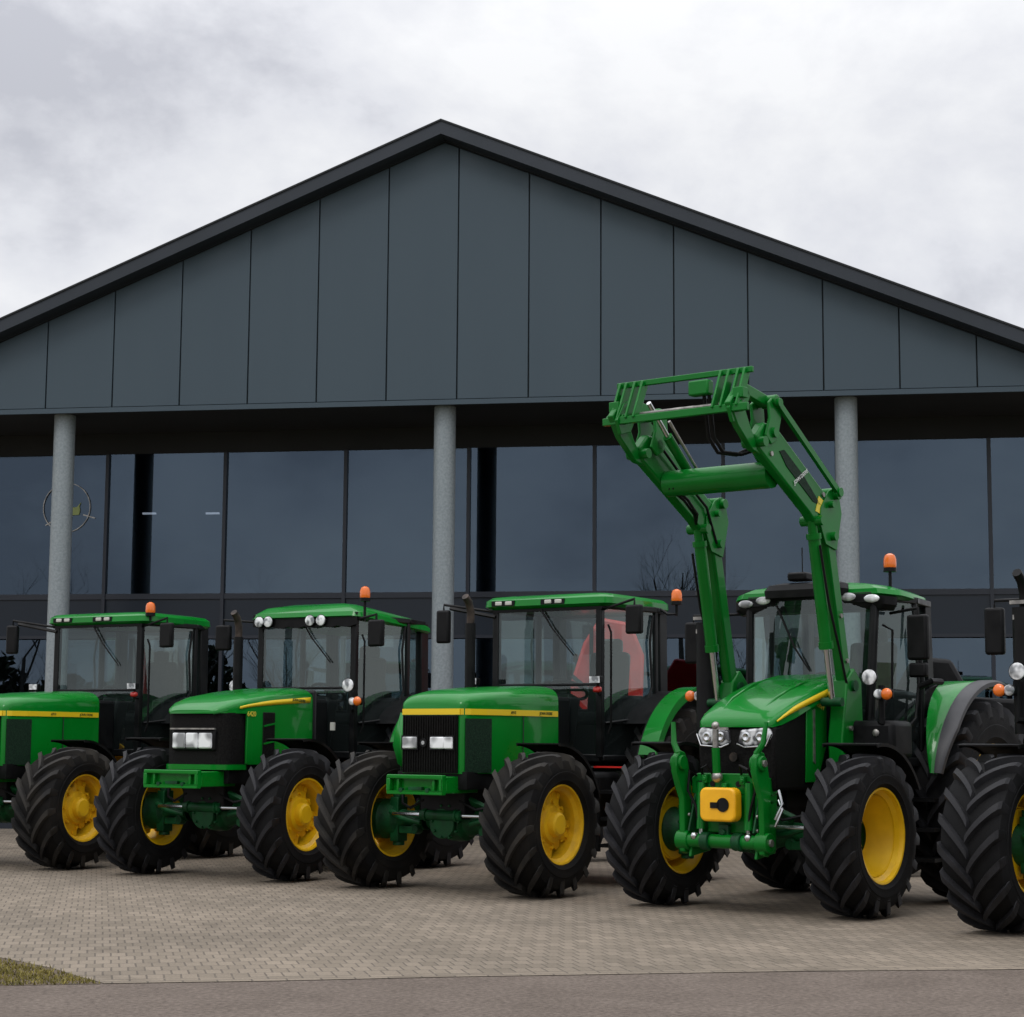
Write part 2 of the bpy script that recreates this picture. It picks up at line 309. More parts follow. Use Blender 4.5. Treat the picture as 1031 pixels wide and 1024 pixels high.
# grass wedge between paving and road
def edge_pt(u, v): return (0.2 + u * cos(ED) - v * sin(ED), 12.36 + u * sin(ED) + v * cos(ED))
ae = arc_edge()
poly = [(-2.70, .012)] + ae[1:7] + [(-12, .03)]
vb = flat('verge', poly, -.002, 'soil', (0.2, 12.36, 0), ED)
gm = MB(); rg = random.Random(3)
def inside(x, y, P):
    c = False
    for i in range(len(P)):
        (x1, y1), (x2, y2) = P[i], P[i - 1]
        if (y1 > y) != (y2 > y) and x < (x2 - x1) * (y - y1) / (y2 - y1) + x1: c = not c
    return c
k = 0
while k < 26000:
    u = rg.uniform(-6.5, -2.68); v = rg.uniform(0.02, 3.2)
    if not inside(u, v, poly): continue
    # the back of the wedge is bare soil
    if v > 1.75 * (-2.60 - u) and rg.random() < .75: k += 1; continue
    x, y = edge_pt(u, v); h = rg.uniform(.008, .030); a = rg.uniform(0, 2 * pi); ln = rg.uniform(.0, .03); b = rg.uniform(.004, .008)
    gm.add([(x - b * cos(a), y - b * sin(a), -.004), (x + b * cos(a), y + b * sin(a), -.004), (x + ln * sin(a), y + ln * cos(a), h)], [(0, 1, 2)]); k += 1
tag(gm.build('grass', 'moss', smooth=False), 'mossy short grass in the wedge between paving and road', 'grass', kind='stuff')

# ------------------------------------------------------------------ showroom building
TH = 0.1689
bl = empty('showroom_building', (sin(TH) * 28, cos(TH) * 28, 0), -TH)
tag(bl, 'anthracite gabled showroom with glass front and round steel columns', 'building')
RID, ZR, SL, ZB = -5.85, 10.80, .411, 6.483
HALF = 10.6; SA, SB = RID - HALF, RID + HALF
def rake(s, off=0): return ZR - SL * abs(s - RID) + off
gp = MB(); x0, pw = -12.1547, 1.0884
xs = [SA] + [x0 + pw * i for i in range(-4, 17) if SA + .1 < x0 + pw * i < SB - .1] + [SB]
for a, b in zip(xs[:-1], xs[1:]):
    a2, b2 = a + .009, b - .009; pts = [(a2, ZB + .085), (b2, ZB + .085), (b2, max(rake(b2, -.26), ZB + .1))]
    if a2 < RID < b2: pts.append((RID, rake(RID, -.26)))
    pts.append((a2, max(rake(a2, -.26), ZB + .1))); gp.prism(pts, 'y', -.035, 0)
gp.build('gable_cladding', 'panel', bl, bevel=.006)
MB().box(((SA + SB) / 2, -.02, ZB + .04), (SB - SA, .05, .075)).build('drip_trim', 'panel', bl)
MB().prism([(SA + .9, ZB + .03), (SB - .9, ZB + .03), (SB - .9, rake(SB - .9, -.2)), (RID, rake(RID, -.2)), (SA + .9, rake(SA + .9, -.2))], 'y', .004, .12).build('gable_backing', 'joint', bl)
for s in (-1, 1):
    e_ = RID + s * (HALF + .35)
    MB().prism([(RID, ZR), (e_, rake(e_)), (e_, rake(e_, -.208)), (RID, ZR - .208)], 'y', -.34, -.02 if s > 0 else -.0205).build('rake_trim', 'trim', bl)
    MB().prism([(RID, ZR + .02), (e_, rake(e_, .02)), (e_, rake(e_, -.008)), (RID, ZR - .008)], 'y', -.36, -.3385).build('rake_flashing', 'joint', bl)
    MB().prism([(RID, ZR - .004), (e_, rake(e_, -.004)), (e_, rake(e_, -.22)), (RID, ZR - .22)], 'y', -.018, 30).build('roof_slope', 'trim', bl)
GD = 2.0717; ZG, ZM0, ZM1, ZS = 6.148, 3.74, 3.83, 3.12
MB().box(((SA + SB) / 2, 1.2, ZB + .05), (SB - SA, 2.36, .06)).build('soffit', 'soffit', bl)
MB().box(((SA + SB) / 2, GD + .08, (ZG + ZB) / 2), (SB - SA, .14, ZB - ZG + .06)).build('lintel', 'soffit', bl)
for c in (-11.962, -5.867, .1315):
    cb = MB().cyl((c, .30, 0), (c, .30, ZB + .03), .165, 32).build('column', 'galv', bl, ang=60)
    MB().cyl((c, .30, .0), (c, .30, .03), .24, 24).build('base_plate', 'galv', cb)
ms = [-5.83 + 2.03 * i for i in range(-5, 6)]
rp = random.Random(12)
def pane(x, z, w_, h, t, name, m):
    o = MB().box((0, 0, 0), (w_, t, h)).build(name, m, bl); o.location = (x, GD, z)
    if m == 'facade_glass': o.rotation_euler = (rp.uniform(-.0035, .0035), 0, rp.uniform(-.0035, .0035))
for a, b in zip(ms[:-1], ms[1:]):
    pane((a + b) / 2, (ZM1 + ZG) / 2, b - a - .05, ZG - ZM1, .012, 'glass_pane', 'facade_glass')
    pane((a + b) / 2, ZS / 2, b - a - .05, ZS - .08, .012, 'glass_pane', 'facade_glass')
    pane((a + b) / 2, (ZS + ZM0) / 2, b - a - .05, ZM0 - ZS - .01, .02, 'spandrel_panel', 'spandrel')
for s in ms: MB().box((s, GD - .012, ZG / 2), (.055, .09, ZG)).build('mullion', 'mullion', bl)
for z, h in (((ZM0 + ZM1) / 2, ZM1 - ZM0), (ZS, .05), (.04, .08)):
    MB().box(((ms[0] + ms[-1]) / 2, GD - .006, z), (ms[-1] - ms[0], .07, h)).build('transom', 'mullion', bl)
for s in (SA + .1, SB - .1):
    MB().box((s, 16, ZB / 2), (.2, 27.6, ZB + .1)).build('side_wall', 'trim', bl)
MB().box((RID, 2.21, ZG / 2), (HALF * 2 - .45, .02, .0)).build('threshold', 'mullion', bl) if False else None
for a, b in ((SA, ms[0]), (ms[-1], SB)):
    MB().box(((a + b) / 2, GD + .05, ZG / 2), (abs(b - a) - .03, .12, ZG)).build('end_panel', 'trim', bl)
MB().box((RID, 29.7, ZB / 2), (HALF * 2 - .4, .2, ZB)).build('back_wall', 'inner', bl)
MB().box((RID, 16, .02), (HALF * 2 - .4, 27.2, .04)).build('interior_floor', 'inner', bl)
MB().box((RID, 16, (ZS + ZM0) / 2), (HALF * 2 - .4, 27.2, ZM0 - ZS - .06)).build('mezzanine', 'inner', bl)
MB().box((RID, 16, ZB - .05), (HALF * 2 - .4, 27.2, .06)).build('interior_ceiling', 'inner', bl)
for (s, y, z) in ((-11.98, 4.2, 5.42), (-10.85, 4.3, 5.42)):
    MB().box((s, y, z), (.24, .05, .03)).build('strip_light', 'tube', bl)
# round emblem outline on the glass
em = MB().lathe([(-.008, .402), (-.008, .416), (.0, .416), (.0, .402)], (-12.62, GD - .02, 5.27), 'y', 40, closed=True).build('window_emblem', 'steel', bl)
MB().prism([(-12.53, 5.14), (-12.40, 5.15), (-12.385, 5.23), (-12.40, 5.29), (-12.37, 5.36), (-12.44, 5.28), (-12.53, 5.27)], 'y', GD - .024, GD - .016).build('emblem_mark', 'palemark', em)
MB().bar((-12.33, GD - .02, 5.15), (-12.12, GD - .02, 5.09), .006, .02, (0, 1, 0)).bar((-12.98, GD - .02, 4.98), (-12.84, GD - .02, 5.06), .006, .02, (0, 1, 0)).build('emblem_stroke', 'steel', em)

# ------------------------------------------------------------------ wheels
def tyre_mb(R, w, rim, nl=17, lug=.042, wl=.05, sweep=.30):
    mb = MB(); h = w / 2; Rc = R - lug; sh = Rc - .035
    prof = [(-h * .80, rim - .01), (-h * .90, rim + .02), (-h * .95, rim + (sh - rim) * .18), (-h * .972, rim + (sh - rim) * .20), (-h * .965, rim + (sh - rim) * .25), (-h * .995, rim + (sh - rim) * .42), (-h * 1.0, rim + (sh - rim) * .54), (-h * .982, rim + (sh - rim) * .56), (-h * .982, rim + (sh - rim) * .72), (-h * .9, sh), (-h * .7, Rc - .013), (-h * .35, Rc - .003), (0, Rc)]
    prof = prof + [(-x, r) for x, r in prof[:-1]][::-1]
    mb.lathe(prof, n=72)
    def Rat(x):
        x = abs(x) / h
        return Rc - .003 * (x / .35) ** 2 if x < .35 else (Rc - .003 - (x - .35) / .35 * .010 if x < .7 else (Rc - .013 - (x - .7) / .2 * (.022) if x < .9 else Rc - .035 - (x - .9) / .1 * .10))
    us = [-.02, .10, .25, .42, .58, .74, .88, .96, 1.0]
    for side in (-1, 1):
        for i in range(nl):
            t0 = 2 * pi * (i + (0 if side > 0 else .5)) / nl; rings = []
            for k, u in enumerate(us):
                x = u * h * .985; base = Rat(x) - .012
                top = Rat(x * .9) + lug * (1 if u < .9 else .75) if u < .97 else Rat(x) + .012
                top = min(top, R + .004)
                th = t0 + sweep / R * (u ** .82 if u > 0 else u) * w * 2.1
                hw = wl / 2 * (1.0 if u < .05 else (1 + .35 * u)); ang_t = hw / R; ang_b = (hw + .014) / R
                ring = []
                for (r, a) in ((base, -ang_b), (top, -ang_t), (top, ang_t), (base, ang_b)):
                    ring.append((side * x, -r * cos(th + a), r * sin(th + a)))
                rings.append(ring)
            mb.loft(rings, close=True)
    return mb
def lug_faces(o, Rc, m):
    o.data.materials.append(MT[m])
    for p in o.data.polygons:
        c = p.center
        if max(math.hypot(o.data.vertices[i].co.y, o.data.vertices[i].co.z) for i in p.vertices) > Rc + .004: p.material_index = 1
def rim_mb(r, w, style):
    """+x is the outer side"""
    mb = MB(); h = w / 2 * .82
    fl = [(h, r + .012), (h + .012, r + .004), (h + .008, r - .012), (h - .03, r - .02), (h - .06, r - .05), (-h + .08, r - .055), (-h + .03, r - .02), (-h - .008, r - .012), (-h - .012, r + .004), (-h, r + .012)]
    mb.lathe(fl, n=56)
    if style == 'dish':       # plain deep dish
        d = h - .30
        mb.lathe([(h - .07, r - .052), (h - .16, r - .075), (d, r - .12), (d - .01, r * .45), (d + .0, 1e-3)], n=56)
        mb.lathe([(h - .075, r - .057), (h - .17, r - .085), (d - .012, r - .135), (d - .022, r * .45), (d - .012, 1e-3)], n=56)
    else:                     # lobed disc with bolted lugs on the barrel
        d = h - .13; n = 96; ring0 = []; ring1 = []; ring2 = []; ring3 = []
        for i in range(n):
            t = 2 * pi * i / n; q = abs(((t / (pi / 2)) % 1) - .5) * 2      # four lobes
            rr = (r - .045) if q < .46 else ((r - .045) * .72 + (.03 if q > .8 else 0))
            if .40 < q < .52: rr = (r - .045) * (1 - .28 * (q - .40) / .12)
            for ring, rad_, xx in ((ring0, rr, d - .015), (ring1, rr, d), (ring2, r * .50, d + .02), (ring3, r * .46, d + .05)):
                ring.append((xx, rad_ * cos(t), rad_ * sin(t)))
        mb.loft([ring0, ring1, ring2, ring3], close=True, cap=True)
        mb.lathe([(d + .05, r * .46), (d + .055, r * .40), (d + .058, r * .33), (d + .11, r * .30), (d + .125, r * .24), (d + .125, 1e-3)], n=40)
        for i in range(8):
            t = 2 * pi * i / 8 + .2; mb.cyl((d + .01, r * .58 * cos(t), r * .58 * sin(t)), (d + .04, r * .58 * cos(t), r * .58 * sin(t)), .016, 6)
        for i in range(8):
            t = pi / 4 + pi / 2 * (i // 2) + (.16 if i % 2 else -.16)
            mb.box((d - .01, (r - .085) * cos(t), (r - .085) * sin(t)), (.06, .05, .05), rx=t)
    return mb
_wm = {}
def wheel(root, x, y, R, w, rim, style, ty='tyre', ym='yellow', nl=17, phase=0.0, steer=0):
    key = (R, w, rim, style, ty, ym, nl)
    e_ = empty('wheel', (x, y, R)); e_.parent = root
    e_.rotation_euler = (phase, 0, steer) if x > 0 else (-phase, 0, pi + steer)
    if key not in _wm:
        t = tyre_mb(R, w, rim, nl, lug=.05 if R < .8 else .06, wl=.052 if R < .8 else .065).build('tyre', ty, e_, ang=30)
        r_ = rim_mb(rim, w, style).build('rim', ym, e_, ang=30); lug_faces(t, R - (.05 if R < .8 else .06), 'dustylug' if ty == 'dustytyre' else 'lug'); _wm[key] = (t, r_)
    else:
        for o in _wm[key]:
            c = o.copy(); COL.objects.link(c); c.parent = e_
    # the right-hand wheel is turned round, so mirror its tread to keep the chevrons pointing the same way
    if x < 0: 
        e_.scale = (1, -1, 1)
    return e_

# ------------------------------------------------------------------ tractor pieces
def arch(sec_n, w_, zb, zs, zc, y, rc=.16, flat_=0.0, fr=None):
    """cross-section of a hood: bottom-left up, over the crown, to bottom-right"""
    pts = [(-w_, y, zb), (-w_, y, (zb + zs) / 2), (-w_, y, zs - .02)]
    top = []
    for i in range(sec_n + 1):
        t = pi * i / sec_n; cxx = cos(pi - t); 
        X = w_ * math.copysign(abs(cxx) ** .55, cxx); Z = zs + (zc - zs) * (sin(t) ** .62)
        top.append((X, y, Z))
    return pts + top + [(w_, y, zs - .02), (w_, y, (zb + zs) / 2), (w_, y, zb)]
def fender_arc(root, x0_, x1_, yc, zc, R, a0, a1, m, name, lip=.05, th=.012, n=20):
    """a0,a1 measured from straight up, positive towards the rear"""
    mb = MB(); prof = [(x0_, R - lip), (x0_, R), (x1_, R), (x1_, R - lip), (x1_ - th, R - lip), (x1_ - th, R - th), (x0_ + th, R - th), (x0_ + th, R - lip)]
    rings = []
    for i in range(n + 1):
        a = a0 + (a1 - a0) * i / n
        rings.append([(x, yc + r * sin(a), zc + r * cos(a)) for x, r in prof])
    mb.loft(rings, close=True); return mb.build(name, m, root, ang=40)
def mirror(root, x, y, z, arm_from, wd=.19, ht=.34, m='black'):
    e_ = MB().box((x, y, z), (wd, .075, ht), rz=(-.12 if x > 0 else .12)).build('mirror', m, root, bevel=.025, seg=3)
    MB().box((x, y + .042, z), (wd - .04, .008, ht - .05), rz=(-.12 if x > 0 else .12)).build('mirror_glass', 'chrome', e_)
    if ht > .4: MB().box((x, y, z - ht / 2 - .09), (wd - .03, .07, .13), rz=(-.12 if x > 0 else .12)).build('wide_mirror', m, e_, bevel=.02)
    MB().tube([arm_from, (x, y - .0, z + ht / 2 + .06), (x, y, z + ht / 2 - .03)], .014).build('mirror_arm', m, e_)
    return e_
def beacon(root, x, y, z, stalk=.16):
    b = MB().cyl((x, y, z), (x, y, z + .04), .06, 16).cyl((x, y, z - stalk), (x, y, z), .016, 8).build('beacon', 'black', root)
    MB().lathe([(z + .04, .056), (z + .06, .060), (z + .12, .058), (z + .155, .045), (z + .17, .02), (z + .172, 1e-3)], (x, y, 0), 'z', 20).build('amber_dome', 'orange', b)
    return b
def round_lamp(root, x, y, z, r, d=(0, -1, 0), name='work_light', shell='black'):
    d = V3(d).normalized(); c = V3((x, y, z))
    s = MB().cyl(c - d * -.0 - d * .07, c, r * .75, 16, r1=r * 1.1).build(name, shell, root)
    a = d.orthogonal().normalized(); b = d.cross(a)
    k = MB(); n = 18; rings = []
    for (t, rr) in ((.0, r), (.012, r * .96), (.02, r * .6), (.022, .001)):
        rings.append([c + d * t + (a * cos(2 * pi * i / n) + b * sin(2 * pi * i / n)) * rr for i in range(n)])
    k.loft(rings, close=True); k.build('lens', 'lens', s)
    return s
def indicator(root, x, y, z, d=(0, -1, 0), w_=.16, h=.09):
    """white and amber lens pair on a dark body"""
    s = MB().box((x, y + .03, z), (w_, .06, h)).build('indicator', 'black', root, bevel=.02)
    q = 1 if x > 0 else -1
    MB().ball((x - q * w_ * .22, y, z), .05, sc=(.95, .45, .9)).build('white_lens', 'lens', s)
    MB().ball((x + q * w_ * .24, y - .005, z), .055, sc=(1.0, .55, .95)).build('amber_lens', 'orange', s)
    return s
def quad_glass(root, pts, name='window', m='cab_glass'):
    mb = MB(); mb.add(pts, [tuple(range(len(pts)))]); return mb.build(name, m, root, smooth=False)

def underbody(root, hood_front, cab_front, rear_y=2.8, front_track=.98, R=.685, RR=.93):
    MB().box((0, (hood_front + .25 + cab_front) / 2, .93), (.56, cab_front - hood_front - .1, .44)).build('engine_block', 'black', root, bevel=.03)
    MB().box((0, 1.75, .82), (.52, 1.9, .52)).build('gearbox', 'castgreen', root, bevel=.05)
    MB().cyl((-.72, rear_y, RR), (.72, rear_y, RR), .17, 20).box((0, rear_y, RR - .05), (.5, .6, .6)).build('rear_axle', 'castgreen', root, bevel=.03)
    ax = MB(); z = R
    ax.lathe([(-.36, .085), (-.26, .11), (-.13, .15), (-.10, .19), (.0, .20), (.10, .19), (.13, .15), (.26, .11), (.36, .085)], (0.05, 0.02, z), 'x', 24)
    ax.cyl((0, -.22, z - .02), (0, .25, z), .15, 20, r1=.12)
    for s in (-1, 1):
        ax.lathe([(s * .34, .10), (s * .55, .085), (s * .66, .10), (s * .70, .15), (s * .80, .17), (s * .84, .20), (s * .98, .20), (s * 1.02, .14)], (0, 0, z), 'x', 24)
        ax.box((s * .70, 0, z), (.10, .16, .44)); ax.cyl((s * .70, 0, z + .22), (s * .70, 0, z + .27), .06, 12); ax.cyl((s * .70, 0, z - .22), (s * .70, 0, z - .26), .06, 12)
    ax.box((0, .05, z + .22), (.44, .5, .16))
    for i in range(10): ax.cyl((.05 + .16 * cos(i * .628), -.19, z + .16 * sin(i * .628)), (.05 + .16 * cos(i * .628), -.24, z + .16 * sin(i * .628)), .016, 6)
    for s in (-1, 1):
        ax.bar((s * .16, -.16, z + .26), (s * .44, -.06, z + .12), .07, .05).box((s * .52, -.10, z - .10), (.16, .05, .07)).cyl((s * .42, -.02, z - .09), (s * .42, -.12, z - .09), .05, 12)
        for i in range(8): ax.cyl((s * .835, .15 * cos(i * .785), z + .15 * sin(i * .785)), (s * .82, .15 * cos(i * .785), z + .15 * sin(i * .785)), .018, 6)
        ax.tube([(s * .30, -.16, z - .02), (s * .5, -.2, z + .02), (s * .68, -.16, z + .08)], .03, 8)
    a = ax.build('front_axle', 'castgreen', root, bevel=.012)
    MB().cyl((-.24, -.22, z + .06), (.24, -.22, z + .06), .05, 16).cyl((-.20, -.22, z + .06), (-.17, -.22, z + .06), .062, 16).cyl((.20, -.22, z + .06), (.17, -.22, z + .06), .062, 16).build('steering_cylinder', 'castgreen', a)
    for s in (-1, 1): MB().cyl((s * .62, -.20, z + .06), (s * .24, -.22, z + .06), .018, 10).build('steering_rod', 'chrome', a)
    for s in (-1, 1):
        MB().tube([(s * .16, -.12, z + .30), (s * .22, -.22, z + .2), (s * .40, -.20, z + .12), (s * .56, -.12, z + .16), (s * .66, .0, z + .26)], .014).build('hydraulic_hose', 'black', a)
    # fuel tank and steps on the left side
    MB().box((.60, 1.55, .88), (.36, .62, .56)).build('fuel_tank', 'black', root, bevel=.06, seg=3)
    st = MB()
    for i in range(3): st.box((.93, 1.55, .42 + i * .27), (.26, .36, .035))
    st.box((.80, 1.37, .72), (.03, .04, .72)).box((.80, 1.73, .72), (.03, .04, .72)); st.build('access_steps', 'black', root)
    MB().box((-.60, 1.55, .88), (.36, .62, .56)).build('battery_box', 'black', root, bevel=.05)

def cab_interior(root, yf, z0=1.30):
    s = MB().box((0, yf + .95, z0 + .42), (.50, .50, .14)).box((0, yf + 1.22, z0 + .80), (.48, .14, .72), rx=-.12).box((0, yf + 1.28, z0 + 1.22), (.28, .10, .18)).build('seat', 'seat', root, bevel=.05, seg=3)
    c = MB().bar((0, yf + .18, z0), (0, yf + .36, z0 + .66), .26, .22).build('steering_column', 'black', root, bevel=.03)
    w_ = MB(); prof = [(.018 * cos(t), .20 + .018 * sin(t)) for t in [2 * pi * i / 8 for i in range(8)]]
    w_.lathe(prof, (0, 0, 0), 'z', 28, closed=True).bar((-.2, 0, 0), (.2, 0, 0), .03, .02, (0, 1, 0)).bar((0, -.2, 0), (0, .0, 0), .03, .02)
    R_ = Matrix.Rotation(-.5, 4, 'X'); w_.v = [tuple(R_ @ V3(p) + V3((0, yf + .42, z0 + .72))) for p in w_.v]
    w_.build('steering_wheel', 'black', c)
    MB().box((.36, yf + 1.0, z0 + .52), (.20, .55, .30)).build('armrest_console', 'black', root, bevel=.04)
    MB().box((0, yf + .75, z0 - .02), (1.26, 1.35, .05)).build('cab_floor', 'black', root)
    MB().box((0, yf + 1.32, z0 + .15), (1.2, .1, .5)).build('cab_rear_panel', 'black', root)

def roof_ring(hw_f, hw_r, yf, yr, z, rc=.16, n=5, inset=0):
    """rounded outline, wider at the front"""
    P = []
    cs = [(hw_f - rc - inset, yf + rc + inset, -pi / 2, 0), (hw_r - rc - inset, yr - rc - inset, 0, pi / 2), (-hw_r + rc + inset, yr - rc - inset, pi / 2, pi), (-hw_f + rc + inset, yf + rc + inset, pi, 1.5 * pi)]
    for (x, y, a, b) in cs:
        for i in range(n + 1):
            t = a + (b - a) * i / n; P.append((x + rc * cos(t), y + rc * sin(t), z))
    return P

def old_cab(root, yf=1.62, zb=1.30, zw=2.06, zt=2.885, hwf=.66, hwm=.76, hwr=.66, yr=2.86, roof_z=3.02, style='boxy'):
    ym = yf + .60
    fr = MB()
    for s in (-1, 1):
        fr.bar((s * hwf, yf, zb), (s * hwf, yf, zw), .075, .07, (1, 0, 0)).bar((s * hwf, yf, zw), (s * hwf, yf, zt), .075, .07, (1, 0, 0))
        fr.bar((s * hwr, yr, zb + .3), (s * hwr, yr - .02, zt), .09, .16, (1, 0, 0))
        fr.bar((s * hwm, ym + .35, zb + .2), (s * hwm, ym + .35, zt), .05, .06, (1, 0, 0))
        fr.bar((s * hwf, yf, zt), (s * hwm, ym + .35, zt), .06, .08, (0, 0, 1)).bar((s * hwm, ym + .35, zt), (s * hwr, yr, zt), .06, .08, (0, 0, 1))
        fr.bar((s * hwf, yf, zb), (s * hwm, ym + .35, zb), .06, .10, (0, 0, 1)).bar((s * hwm, ym + .35, zb + .28), (s * hwr, yr, zb + .45), .06, .10, (0, 0, 1))
    fr.bar((-hwf, yf, zw), (hwf, yf, zw), .035, .05, (0, 0, 1)).bar((-hwf, yf, zt), (hwf, yf, zt), .08, .06, (0, 0, 1)).bar((-hwf, yf, zb), (hwf, yf, zb), .08, .06, (0, 0, 1))
    fr.bar((-hwr, yr, zt), (hwr, yr, zt), .08, .06, (0, 0, 1)).bar((-hwr, yr, zb + .5), (hwr, yr, zb + .5), .06, .05, (0, 0, 1))
    fr.build('cab_frame', 'frame', root, bevel=.012)
    quad_glass(root, [(-hwf, yf - .02, zw), (hwf, yf - .02, zw), (hwf, yf - .02, zt), (-hwf, yf - .02, zt)], 'windscreen')
    quad_glass(root, [(-hwf, yf - .02, zb), (hwf, yf - .02, zb), (hwf, yf - .02, zw), (-hwf, yf - .02, zw)], 'lower_window')
    for s in (-1, 1):
        d = quad_glass(root, [(s * hwf, yf + .02, zb), (s * hwm, ym + .33, zb + .05), (s * hwm, ym + .33, zt), (s * hwf, yf + .02, zt)], 'door')
        MB().tube([(s * (hwf + .06), yf + .06, zb + .25), (s * (hwf + .09), yf + .07, zb + .35), (s * (hwf + .09), yf + .07, zt - .28), (s * (hwf + .06), yf + .06, zt - .2)], .012).build('grab_handle', 'black', d)
        MB().tube([(s * (hwm + .012), ym + .28, zt - .06), (s * (hwm + .012), ym + .22, zt - .35), (s * (hwm + .012), ym + .26, zb + .75), (s * (hwm + .01), ym + .05, zb + .42), (s * (hwf + .01), yf + .08, zb + .36)], .014).build('door_frame', 'frame', d)
        quad_glass(root, [(s * hwm, ym + .37, zb + .32), (s * hwr, yr - .06, zb + .5), (s * hwr, yr - .06, zt), (s * hwm, ym + .37, zt)], 'side_window')
    quad_glass(root, [(-hwr, yr, zb + .5), (hwr, yr, zb + .5), (hwr, yr, zt), (-hwr, yr, zt)], 'rear_window')
    if style == 'boxy':
        a, b = yf - .09, yr + .12
        rings = [roof_ring(.795, .73, a + .03, b, zt - .01, .12, inset=.02), roof_ring(.81, .74, a, b, zt + .02, .12), roof_ring(.805, .735, a + .01, b, zt + .085, .12), roof_ring(.76, .70, a + .06, b - .05, roof_z - .012, .12), roof_ring(.62, .60, a + .2, b - .2, roof_z + .008, .12)]
        rf = MB().loft(rings, close=True).build('roof', 'green', root, ang=28)
        for xx in (-.52, .12):
            k = MB().box((xx, a + .012, zt + .052), (.30, .035, .055)).build('lamp_recess', 'black', rf)
            for q in (-.055, .075): MB().box((xx + q, a - .006, zt + .052), (.085, .02, .042)).build('roof_lamp', 'cream', rf, bevel=.008)
        MB().box((0, a + .09, zt - .028), (1.42, .09, .03)).build('roof_seal', 'black', rf)
    else:
        a, b = yf - .10, yr + .14
        def sl(z, k): return [(x, y, zz - k * max(0, (y - a) - .3) ** 1.5 * .07 - .05 * (abs(x) / .8) ** 2) for x, y, zz in z]
        rings = [sl(roof_ring(.80, .74, a + .03, b, zt + .02, .15, inset=.02), 1), sl(roof_ring(.81, .75, a, b, zt + .045, .15), 1), sl(roof_ring(.80, .74, a + .02, b, zt + .095, .15), 1), sl(roof_ring(.70, .64, a + .10, b - .1, roof_z - .005, .14), 1), sl(roof_ring(.45, .42, a + .3, b - .4, roof_z + .025, .12), 1)]
        rf = MB().loft(rings, close=True).build('roof', 'green', root, ang=28)
        vz = [(-.74, zt + .05), (.74, zt + .05), (.74, zt - .09)]
        for q in range(25):     # scalloped lower edge
            u = .70 - 1.40 * q / 24; vz.append((u, zt - .095 - .022 * abs(sin(q * pi / 4))))
        vz.append((-.74, zt - .09))
        MB().prism(vz, 'y', yf - .075, yf - .045).build('roof_visor', 'black', rf)
        for xx in (-.63, -.50, .10, .255): round_lamp(rf, xx, a - .005, zt - .035, .062)
    # wiper
    MB().tube([(-.05, yf - .05, zt - .03), (.10, yf - .05, zt - .24), (.36, yf - .045, zt - .52)], [.012, .009, .007]).build('wiper', 'black', root)
    cab_interior(root, yf)
    return rf

def rear_fender(root, s, x_in=1.03, x_out=1.24, yc=2.8, zc=.96, R=1.10, a0=-1.22, a1=.75):
    fender_arc(root, min(s * x_in, s * x_out), max(s * x_in, s * x_out), yc, zc, R, a0, a1, 'green', 'rear_fender', lip=.09, n=28)
    # inner filler between the fender and the cab
    pts = [(yc + (R - .02) * sin(a), zc + (R - .02) * cos(a)) for a in [a0 + (a1 - a0) * i / 16 for i in range(17)]] + [(yc + .5, .95), (yc - .85, .95)]
    MB().prism(pts, 'x', s * x_in, s * (x_in - .03)).build('fender_side', 'black', root)
    fender_arc(root, min(s * .70, s * (x_in - .03)), max(s * .70, s * (x_in - .03)), yc, zc, R - .04, -.85, a1, 'black', 'inner_fender', lip=.03, n=20)

def exhaust(root, x, y, z0, z1, r=.055, tip='rust', lean=(.0, -.10)):
    e_ = MB().cyl((x, y, z0), (x, y, z1 - .28), r, 16).build('exhaust', 'black', root)
    MB().tube([(x, y, z1 - .28), (x, y, z1 - .16), (x + lean[0] * .3, y + lean[1] * .35, z1 - .06), (x + lean[0], y + lean[1], z1)], [.042, .042, .042, .04], 12).build('exhaust_tip', tip, e_)
    return e_

def plate(hw, y0, y1, z0, z1, m, name, root, **k):
    return MB().box((0, (y0 + y1) / 2, (z0 + z1) / 2), (hw * 2, y1 - y0, z1 - z0)).build(name, m, root, **k)

def front_bracket(root, yf, yb, z0, z1, hw):
    """green weight bracket with a recessed front frame"""
    b = MB()
    b.box((0, (yf + .06 + yb) / 2, (z0 + z1) / 2), (hw * 2 - .04, yb - yf - .06, z1 - z0 - .03))
    b.box((0, yf + .03, z1 - .018), (hw * 2, .07, .036)).box((0, yf + .03, z0 + .018), (hw * 2, .07, .036))
    for s in (-1, 1): b.box((s * (hw - .02), yf + .03, (z0 + z1) / 2), (.04, .07, z1 - z0 - .072)); b.box((s * (hw - .12), yf + .04, (z0 + z1) / 2), (.03, .05, z1 - z0 - .072))
    o = b.build('weight_bracket', 'green', root, bevel=.008)
    MB().cyl((-.16, yf + .025, z0 + .045), (-.16, yf - .01, z0 + .045), .022, 10).cyl((.16, yf + .025, z0 + .045), (.16, yf - .01, z0 + .045), .022, 10).box((0, yf + .03, z0 + .06), (.16, .04, .03)).build('bracket_bolt', 'castgreen', o)
    return o

